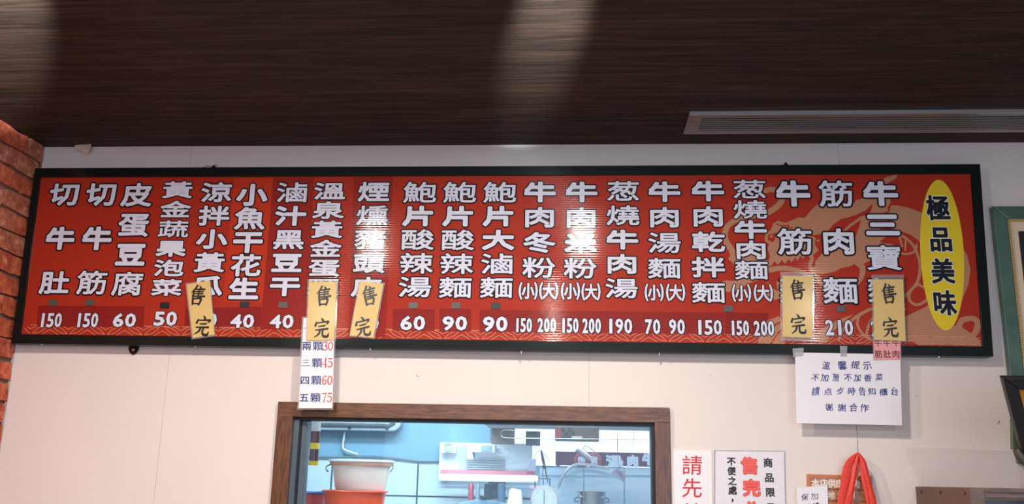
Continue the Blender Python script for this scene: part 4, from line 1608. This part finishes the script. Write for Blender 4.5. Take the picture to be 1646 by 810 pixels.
# things on the tiles below the lamp: dark lids and rolls
sd = empty('dark_wok_lid', at(780, 800, 1.5), 'dark domed wok lid at the bottom centre of the window', 'lid')
cl = at(777, 812, 1.5)
MB().lathe(cl, [(.05, -.078), (.11, -.055), (.145, -.003)], 36).build('pan', bkf, sd, smooth=True)
MB().lathe(cl, [(.15, -.0), (.148, .006), (.11, .018), (.06, .026), (.015, .029)], 36).build('dome', mat('dark_blue_lid', (40, 84, 104), rough=.3, coat=.3), sd, smooth=True)
MB().lathe((cl.x, cl.y, cl.z + .058), [(.012, -.03), (.02, -.018), (.018, -.01)], 16).build('knob', bkf, sd, smooth=True)
CT = at(951, 790, 1.5).z - .162
MB().box((cl.x - .16, 1.3, CT - .03), (cl.x + 1.0, 1.82, CT)).build('kitchen_counter', ssm)
tag(bpy.data.objects['kitchen_counter'], 'steel kitchen counter carrying the wok lid, scale and pot', 'counter')
for i, (px, wd, cl_, lb) in enumerate(((757, 9, (150, 60, 76), 'dull red'), (768, 7, (110, 140, 156), 'grey-blue'), (784, 12, (24, 44, 54), 'dark'), (806, 12, (70, 104, 130), 'slate blue'))):
    cpx = at(px, 790, 1.75)
    o = MB().lathe((cpx.x, 1.75, 0), [(wd * .00175, CT + .001), (wd * .00175, at(px, 779, 1.75).z), (wd * .0012, at(px, 777, 1.75).z)], 16).build('canister', mat('canister_%d' % i, cl_, rough=.3), smooth=True)
    tag(o, '%s tall canister below the fluorescent tube, behind the wok lid' % lb, 'canister', 'canisters below the tube lamp')

bg = empty('white_plastic_bag', at(826, 800, 1.6), 'crumpled white plastic bag left of the dial scale', 'bag')
b = MB()
rn = random.Random(3)
cpx = at(828, 800, 1.72)
vs = []
for i in range(7):
    for j in range(14):
        a = 2 * PI * j / 14
        rr = (.055 - .004 * i) * (1 + rn.uniform(-.12, .12))
        vs.append((cpx.x + rr * math.cos(a), 1.72 + rr * .5 * math.sin(a), CT + .001 + i * (cpx.z + .04 - CT) / 6 + (rn.uniform(-.01, .012) if i == 6 else 0)))
fs = [(i * 14 + j, i * 14 + (j + 1) % 14, (i + 1) * 14 + (j + 1) % 14, (i + 1) * 14 + j) for i in range(6) for j in range(14)] + [tuple(range(13, -1, -1)), tuple(84 + j for j in range(14))]
b.add(vs, fs).build('bag_body', mat('bag_white', (226, 236, 242), rough=.4), bg, smooth=True)

# scale with dial
Ys_ = .9
dc = at(875, 803, Ys_)
k_ = (at(900, 800, Ys_).x - at(850, 800, Ys_).x) / 50
sc2 = empty('dial_scale', dc - Vector((0, 0, .1)), 'hanging kitchen scale with round white dial at the bottom of window', 'scale')
MB().lathe((dc.x, Ys_, dc.z), [(21 * k_, .03), (22.5 * k_, .0), (22.5 * k_, -.012), (20.5 * k_, -.014)], 40, 'Y').build('dial_case', mat('scale_case', (196, 176, 180), rough=.3, metal=.4), sc2, smooth=True)
MB().lathe((dc.x, Ys_ - .0145, dc.z), [(20.5 * k_, 0), (20.5 * k_, -.0005)], 40, 'Y').build('dial_face', mat('dial_white', (214, 232, 240), rough=.3), sc2)
b = MB()
for k in range(24):
    a = PI / 2 + (k - 11.5) * 2 * PI / 26
    r0, r1 = (15.5, 18.5) if k % 3 == 0 else (17, 18.5)
    b.tube([(dc.x + r0 * k_ * math.cos(a), Ys_ - .0155, dc.z + r0 * k_ * math.sin(a)), (dc.x + r1 * k_ * math.cos(a), Ys_ - .0155, dc.z + r1 * k_ * math.sin(a))], .0007, 4)
b.build('dial_marks', bkf, sc2)
MB().tube([(dc.x - .001, Ys_ - .017, dc.z - .03), (dc.x, Ys_ - .017, dc.z + 15 * k_)], .0012, 5).build('pointer', mat('needle_dark', (70, 50, 60), rough=.4), sc2)
b = MB()
for l in ([(866, 769), (885, 769.5)], [(884, 769), (884, 781)], [(873, 769), (873, 783)], [(860, 772), (860, 783)]):
    b.tube([at(x, y, Ys_) for x, y in l], .0022, 6)
b.build('hanging_yoke', bkf, sc2)
MB().box((dc.x - 24 * k_, Ys_ + .0, dc.z + 16 * k_), (dc.x - 6 * k_, Ys_ + .05, dc.z + 21 * k_)).build('scale_body', mat('scale_case', (0, 0, 0)), sc2, bevel=.002)

# rod and hooks with hanging tools
Yr = .8
rodm = mat('rod_steel', (150, 162, 168), rough=.25, metal=.9)
rod = empty('hanging_rod', at(900, 704, Yr), 'thin steel rod with looped end across the top of the window', 'rod')
MB().tube(spline([at(826, 692, Yr), at(812, 691, Yr), at(805, 695, Yr), at(806, 701, Yr), at(814, 704, Yr), at(850, 704.5, Yr), at(930, 705.5, Yr), at(1046, 706.5, Yr)], 5), .0016, 8).build('rod', rodm, rod, smooth=True)
for px in (840, 865, 890, 992.5, 1018.5):
    MB().tube([at(px, 694, Yr), at(px, 705, Yr), at(px + .3, 718, Yr)], .0009, 6).build('hook', rodm, rod)
bt_ = empty('black_tongs', at(874, 760, Yr), 'black tongs and clips hanging from the rod above the scale', 'tongs')
dkm = mat('black_handles', (26, 30, 36), rough=.4)
b = MB().tube([(at(865 + 4.5 * math.cos(a), 721 + 4.5 * math.sin(a), Yr)) for a in [2 * PI * k / 16 for k in range(16)]], .0011, 6, closed=True)
b.tube([at(865, 704.5, Yr), at(865, 717, Yr)], .0012, 6)
b.build('ring', rodm, bt_)
MB().tube([at(870, 724, Yr), at(873, 740, Yr), at(876, 752, Yr)], [.004, .007, .004], 8).build('handle', dkm, bt_, smooth=True)
b = MB()
pcl = at(874.5, 750, Yr - .006)
b.lathe((pcl.x, pcl.y, pcl.z), [(.007, -.002), (.009, 0), (.007, .006)], 14, 'Y')
b.build('pivot', dkm, bt_)
MB().tube([at(873, 752, Yr), at(872, 762, Yr), at(873, 767, Yr)], .0017, 6).build('arm', dkm, bt_)
MB().tube([at(876, 750, Yr), at(878, 764, Yr), at(881, 776, Yr)], [.003, .003, .0015], 6).build('arm', dkm, bt_)
MB().tube([at(871, 728, Yr), at(876, 731, Yr), at(883, 741, Yr)], .0014, 6).build('wire_loop', rodm, bt_)
sp2 = empty('steel_spatula', at(856, 760, Yr), 'steel spatula with reddish grip hanging left of the black tongs', 'spatula')
MB().tube([at(863, 727, Yr), at(858, 738, Yr)], .0012, 6).build('stem', rodm, sp2)
MB().hexa([at(853, 738, Yr), at(862, 738, Yr), at(861, 757, Yr), at(848, 757, Yr)], (0, .002, 0)).build('blade', mat('spatula_steel', (160, 160, 176), rough=.3, metal=.6), sp2)
MB().hexa([at(847.5, 757, Yr - .001), at(860, 757, Yr - .001), at(859, 762.5, Yr - .001), at(847, 762.5, Yr - .001)], (0, .005, 0)).build('grip', mat('reddish_grip', (176, 70, 84), rough=.5), sp2)

# patterned box on top
bx = empty('patterned_box', at(921, 707, 1.3), 'brown patterned cardboard box above the hanging rod', 'box')
kb('carton', 892, 686, 963, 707.5, 1.3, .18, mat('brown_carton', (48, 42, 38), rough=.6, noise=((40, 40, 60), (84, 70, 58), 1)), bx, .002)
b = MB()
for i in range(4):
    for j in range(3):
        if (i + j) % 2 == 0:
            b.hexa([at(903 + i * 5, 688 + j * 6, 1.2985), at(908 + i * 5, 688 + j * 6, 1.2985), at(908 + i * 5, 694 + j * 6, 1.2985), at(903 + i * 5, 694 + j * 6, 1.2985)], (0, .001, 0))
b.build('check_print', mat('check_black', (20, 22, 24), rough=.5), bx)
kb('red_corner', 892.5, 687, 902, 706, 1.2985, .001, mat('carton_red', (110, 44, 44), rough=.5), bx)
kb('label_plate', 919, 701, 936, 705.5, 1.2985, .001, mat('carton_label', (150, 150, 150), rough=.5), bx)
kb('brown_panel_board', 790, 688, 827, 714, 1.75, .02, mat('grey_brown_board', (140, 136, 128), rough=.6, noise=((6, 6, 6), (120, 108, 96), 1)))
tag(bpy.data.objects['brown_panel_board'], 'grey-brown board beside the blue wall at the top of window', 'board')
kb('dark_speaker', 845, 693, 868, 716, 1.7, .05, mat('dark_blue_grey', (40, 62, 74), rough=.4), None, .004)
tag(bpy.data.objects['dark_speaker'], 'dark blue-grey box behind the hanging rod against bright light', 'box')
# hanging cup / measuring cup
cpp = empty('measuring_cup', at(940, 740, Yr), 'steel measuring cup with loop handle hanging tilted from the rod', 'cup')
MB().tube([at(940.5, 705, Yr), at(941, 716, Yr)], .0011, 6).build('hook', rodm, cpp)
a_, b_2 = at(927, 722, Yr), at(948, 738, Yr)
MB().tube([a_, a_ + (b_2 - a_) * .12, b_2], [.011, .0125, .0125], 16).build('barrel', mat('cup_steel', (150, 148, 166), rough=.3, metal=.6), cpp, smooth=True)
MB().tube(spline([at(941, 716, Yr - .01), at(955, 726, Yr - .01), at(951, 735, Yr - .01), at(944, 728, Yr - .01), at(937, 721, Yr - .01), at(941, 716, Yr - .01)], 4), .0017, 6).build('loop_handle', rodm, cpp, smooth=True)

# maroon street banner with white characters, seen beyond the kitchen opening
Ybn = 4.2
bn = empty('maroon_banner', at(970, 748, Ybn), 'maroon banner with white characters and two round emblems seen beyond the kitchen', 'banner')
kb('cloth', 893, 727, 1075, 749, Ybn, .02, mat('maroon_cloth', (124, 66, 92), rough=.6, noise=((4, 4, 4), (104, 58, 84), 1)), bn)
for px in (897, 1070):
    pp = at(px, 748, Ybn)
    MB().tube([(pp.x, Ybn + .04, 0), (pp.x, Ybn + .04, pp.z + .05)], .015, 8).build('post', mat('post_grey', (150, 150, 155), rough=.5), bn)
wi = mat('banner_white', (244, 244, 246), rough=.5, emit=((255, 255, 255), .0))
b = MB()
ring_ = Print()
for px in (935, 955):
    cc = at(px, 740, Ybn - .02)
    b.lathe((cc.x, Ybn - .012, cc.z), [(.062, .006), (.052, 0)], 28, 'Y')
b.build('round_emblem', mat('emblem_red', (214, 96, 96), rough=.5), bn)
b = MB()
for px in (935, 955):
    cc = at(px, 740, Ybn - .02)
    b.lathe((cc.x, Ybn - .014, cc.z), [(.052, .004), (.052, 0)], 28, 'Y')
b.build('emblem_disc', mat('emblem_maroon', (176, 92, 104), rough=.5), bn)
pr = Print()
put_char((pr, None), '燉', 935, 740, 13, 14, Ybn - .016, grow=.03)
put_char((pr, None), '煮', 955, 740, 13, 14, Ybn - .016, grow=.03)
put_char((pr, None), '湯', 988, 742, 27, 22, Ybn - .016, grow=.07, lean=-.2)
put_char((pr, None), '肉', 1017, 741, 20, 20, Ybn - .016, grow=.07)
put_char((pr, None), '牛', 1042, 738, 20, 20, Ybn - .016, grow=.07)
pr.build('lettering', wi, Ybn - .016, bn)

# pale steel hood with panels below the banner
hd_ = empty('steel_hood', at(970, 790, 1.85), 'pale steel cooker hood panels with dark joints under the banner', 'hood')
hm1 = mat('hood_panel', (196, 220, 236), rough=.35, noise=((2, 2, 9), (160, 192, 216), 1), coat=.2)
for x0, x1 in ((868, 937.5), (939, 1003), (1004.5, 1062)):
    for y0, y1 in ((752, 764), (764.6, 850)):
        kb('hood_sheet', x0, y0, x1, y1, 1.85 if y0 > 760 else 1.83, .02, hm1, hd_)
MB().tube(spline([at(897, 784, 1.78), at(903, 769, 1.78), at(912, 755, 1.78), at(924, 747, 1.78), at(940, 746, 1.78), at(980, 753, 1.78)], 5), .008, 8).build('hood_pipe', mat('pale_pipe', (186, 190, 206), rough=.3, metal=.4), hd_, smooth=True)
dn = empty('metal_scraper', at(1000, 765, .8), 'grey metal scraper hanging at an angle under the banner characters', 'scraper')
MB().hexa([at(990, 752, .8), at(1005, 759, .8), at(1005, 777, .8), at(982, 760, .8)], (0, .004, 0)).build('blade', mat('scraper_grey', (142, 140, 164), rough=.4, metal=.4), dn)
MB().tube([at(992.0, 705.5, .8), at(992.5, 717, .8), at(993, 735, .8), at(996, 755, .8)], .0012, 6).build('stem', rodm, dn)
for dx in (0, 4, 8):
    MB().tube([at(990 + dx, 754 + dx * .5, .797), at(999 + dx * .7, 767 + dx * .5, .797)], .0009, 5).build('rib', mat('rib_dark', (80, 84, 104), rough=.4), dn)

# pot
pt = at(951, 792, 1.5)
po = empty('steel_pot', (pt.x, 1.5, at(951, 790, 1.5).z - .16), 'stainless steel pot at the bottom right of the window', 'pot')
kk = (at(962, 800, 1.5).x - at(922, 800, 1.5).x) / 40
zp = at(951, 790, 1.5).z
MB().lathe((pt.x, 1.5, zp), [(21.5 * kk, -.16), (22 * kk, -.01), (23 * kk, -.003), (23 * kk, .0), (21.4 * kk, -.002), (21 * kk, -.15)], 40).build('body', mat('pot_steel', (170, 180, 188), rough=.18, metal=1.0), po, smooth=True)
MB().tube([(pt.x - 22 * kk, 1.48, zp - .03), (pt.x - 27 * kk, 1.46, zp - .035), (pt.x - 27 * kk, 1.44, zp - .05), (pt.x - 22 * kk, 1.42, zp - .05)], .004, 8).build('handle', rodm, po, smooth=True)
MB().tube([(pt.x + 22 * kk, 1.48, zp - .03), (pt.x + 27 * kk, 1.46, zp - .035), (pt.x + 27 * kk, 1.44, zp - .05), (pt.x + 22 * kk, 1.42, zp - .05)], .004, 8).build('handle', rodm, po, smooth=True)

for o in list(bpy.data.objects):
    if o.parent is not None and o.type == 'MESH':
        nm = o.name.split('.')[0]
        if nm in ('lettering', 'handwriting', 'dragon_detail', 'dragon_print', 'border_pattern', 'blue_lettering', 'red_numbers', 'black_lettering', 'red_lettering', 'red_lettering_fill', 'slogan', 'slogan_outline', 'gold_beading', 'dial_marks', 'check_print', 'frame_clips', 'louvre_print'):
            o['kind'] = 'stuff'
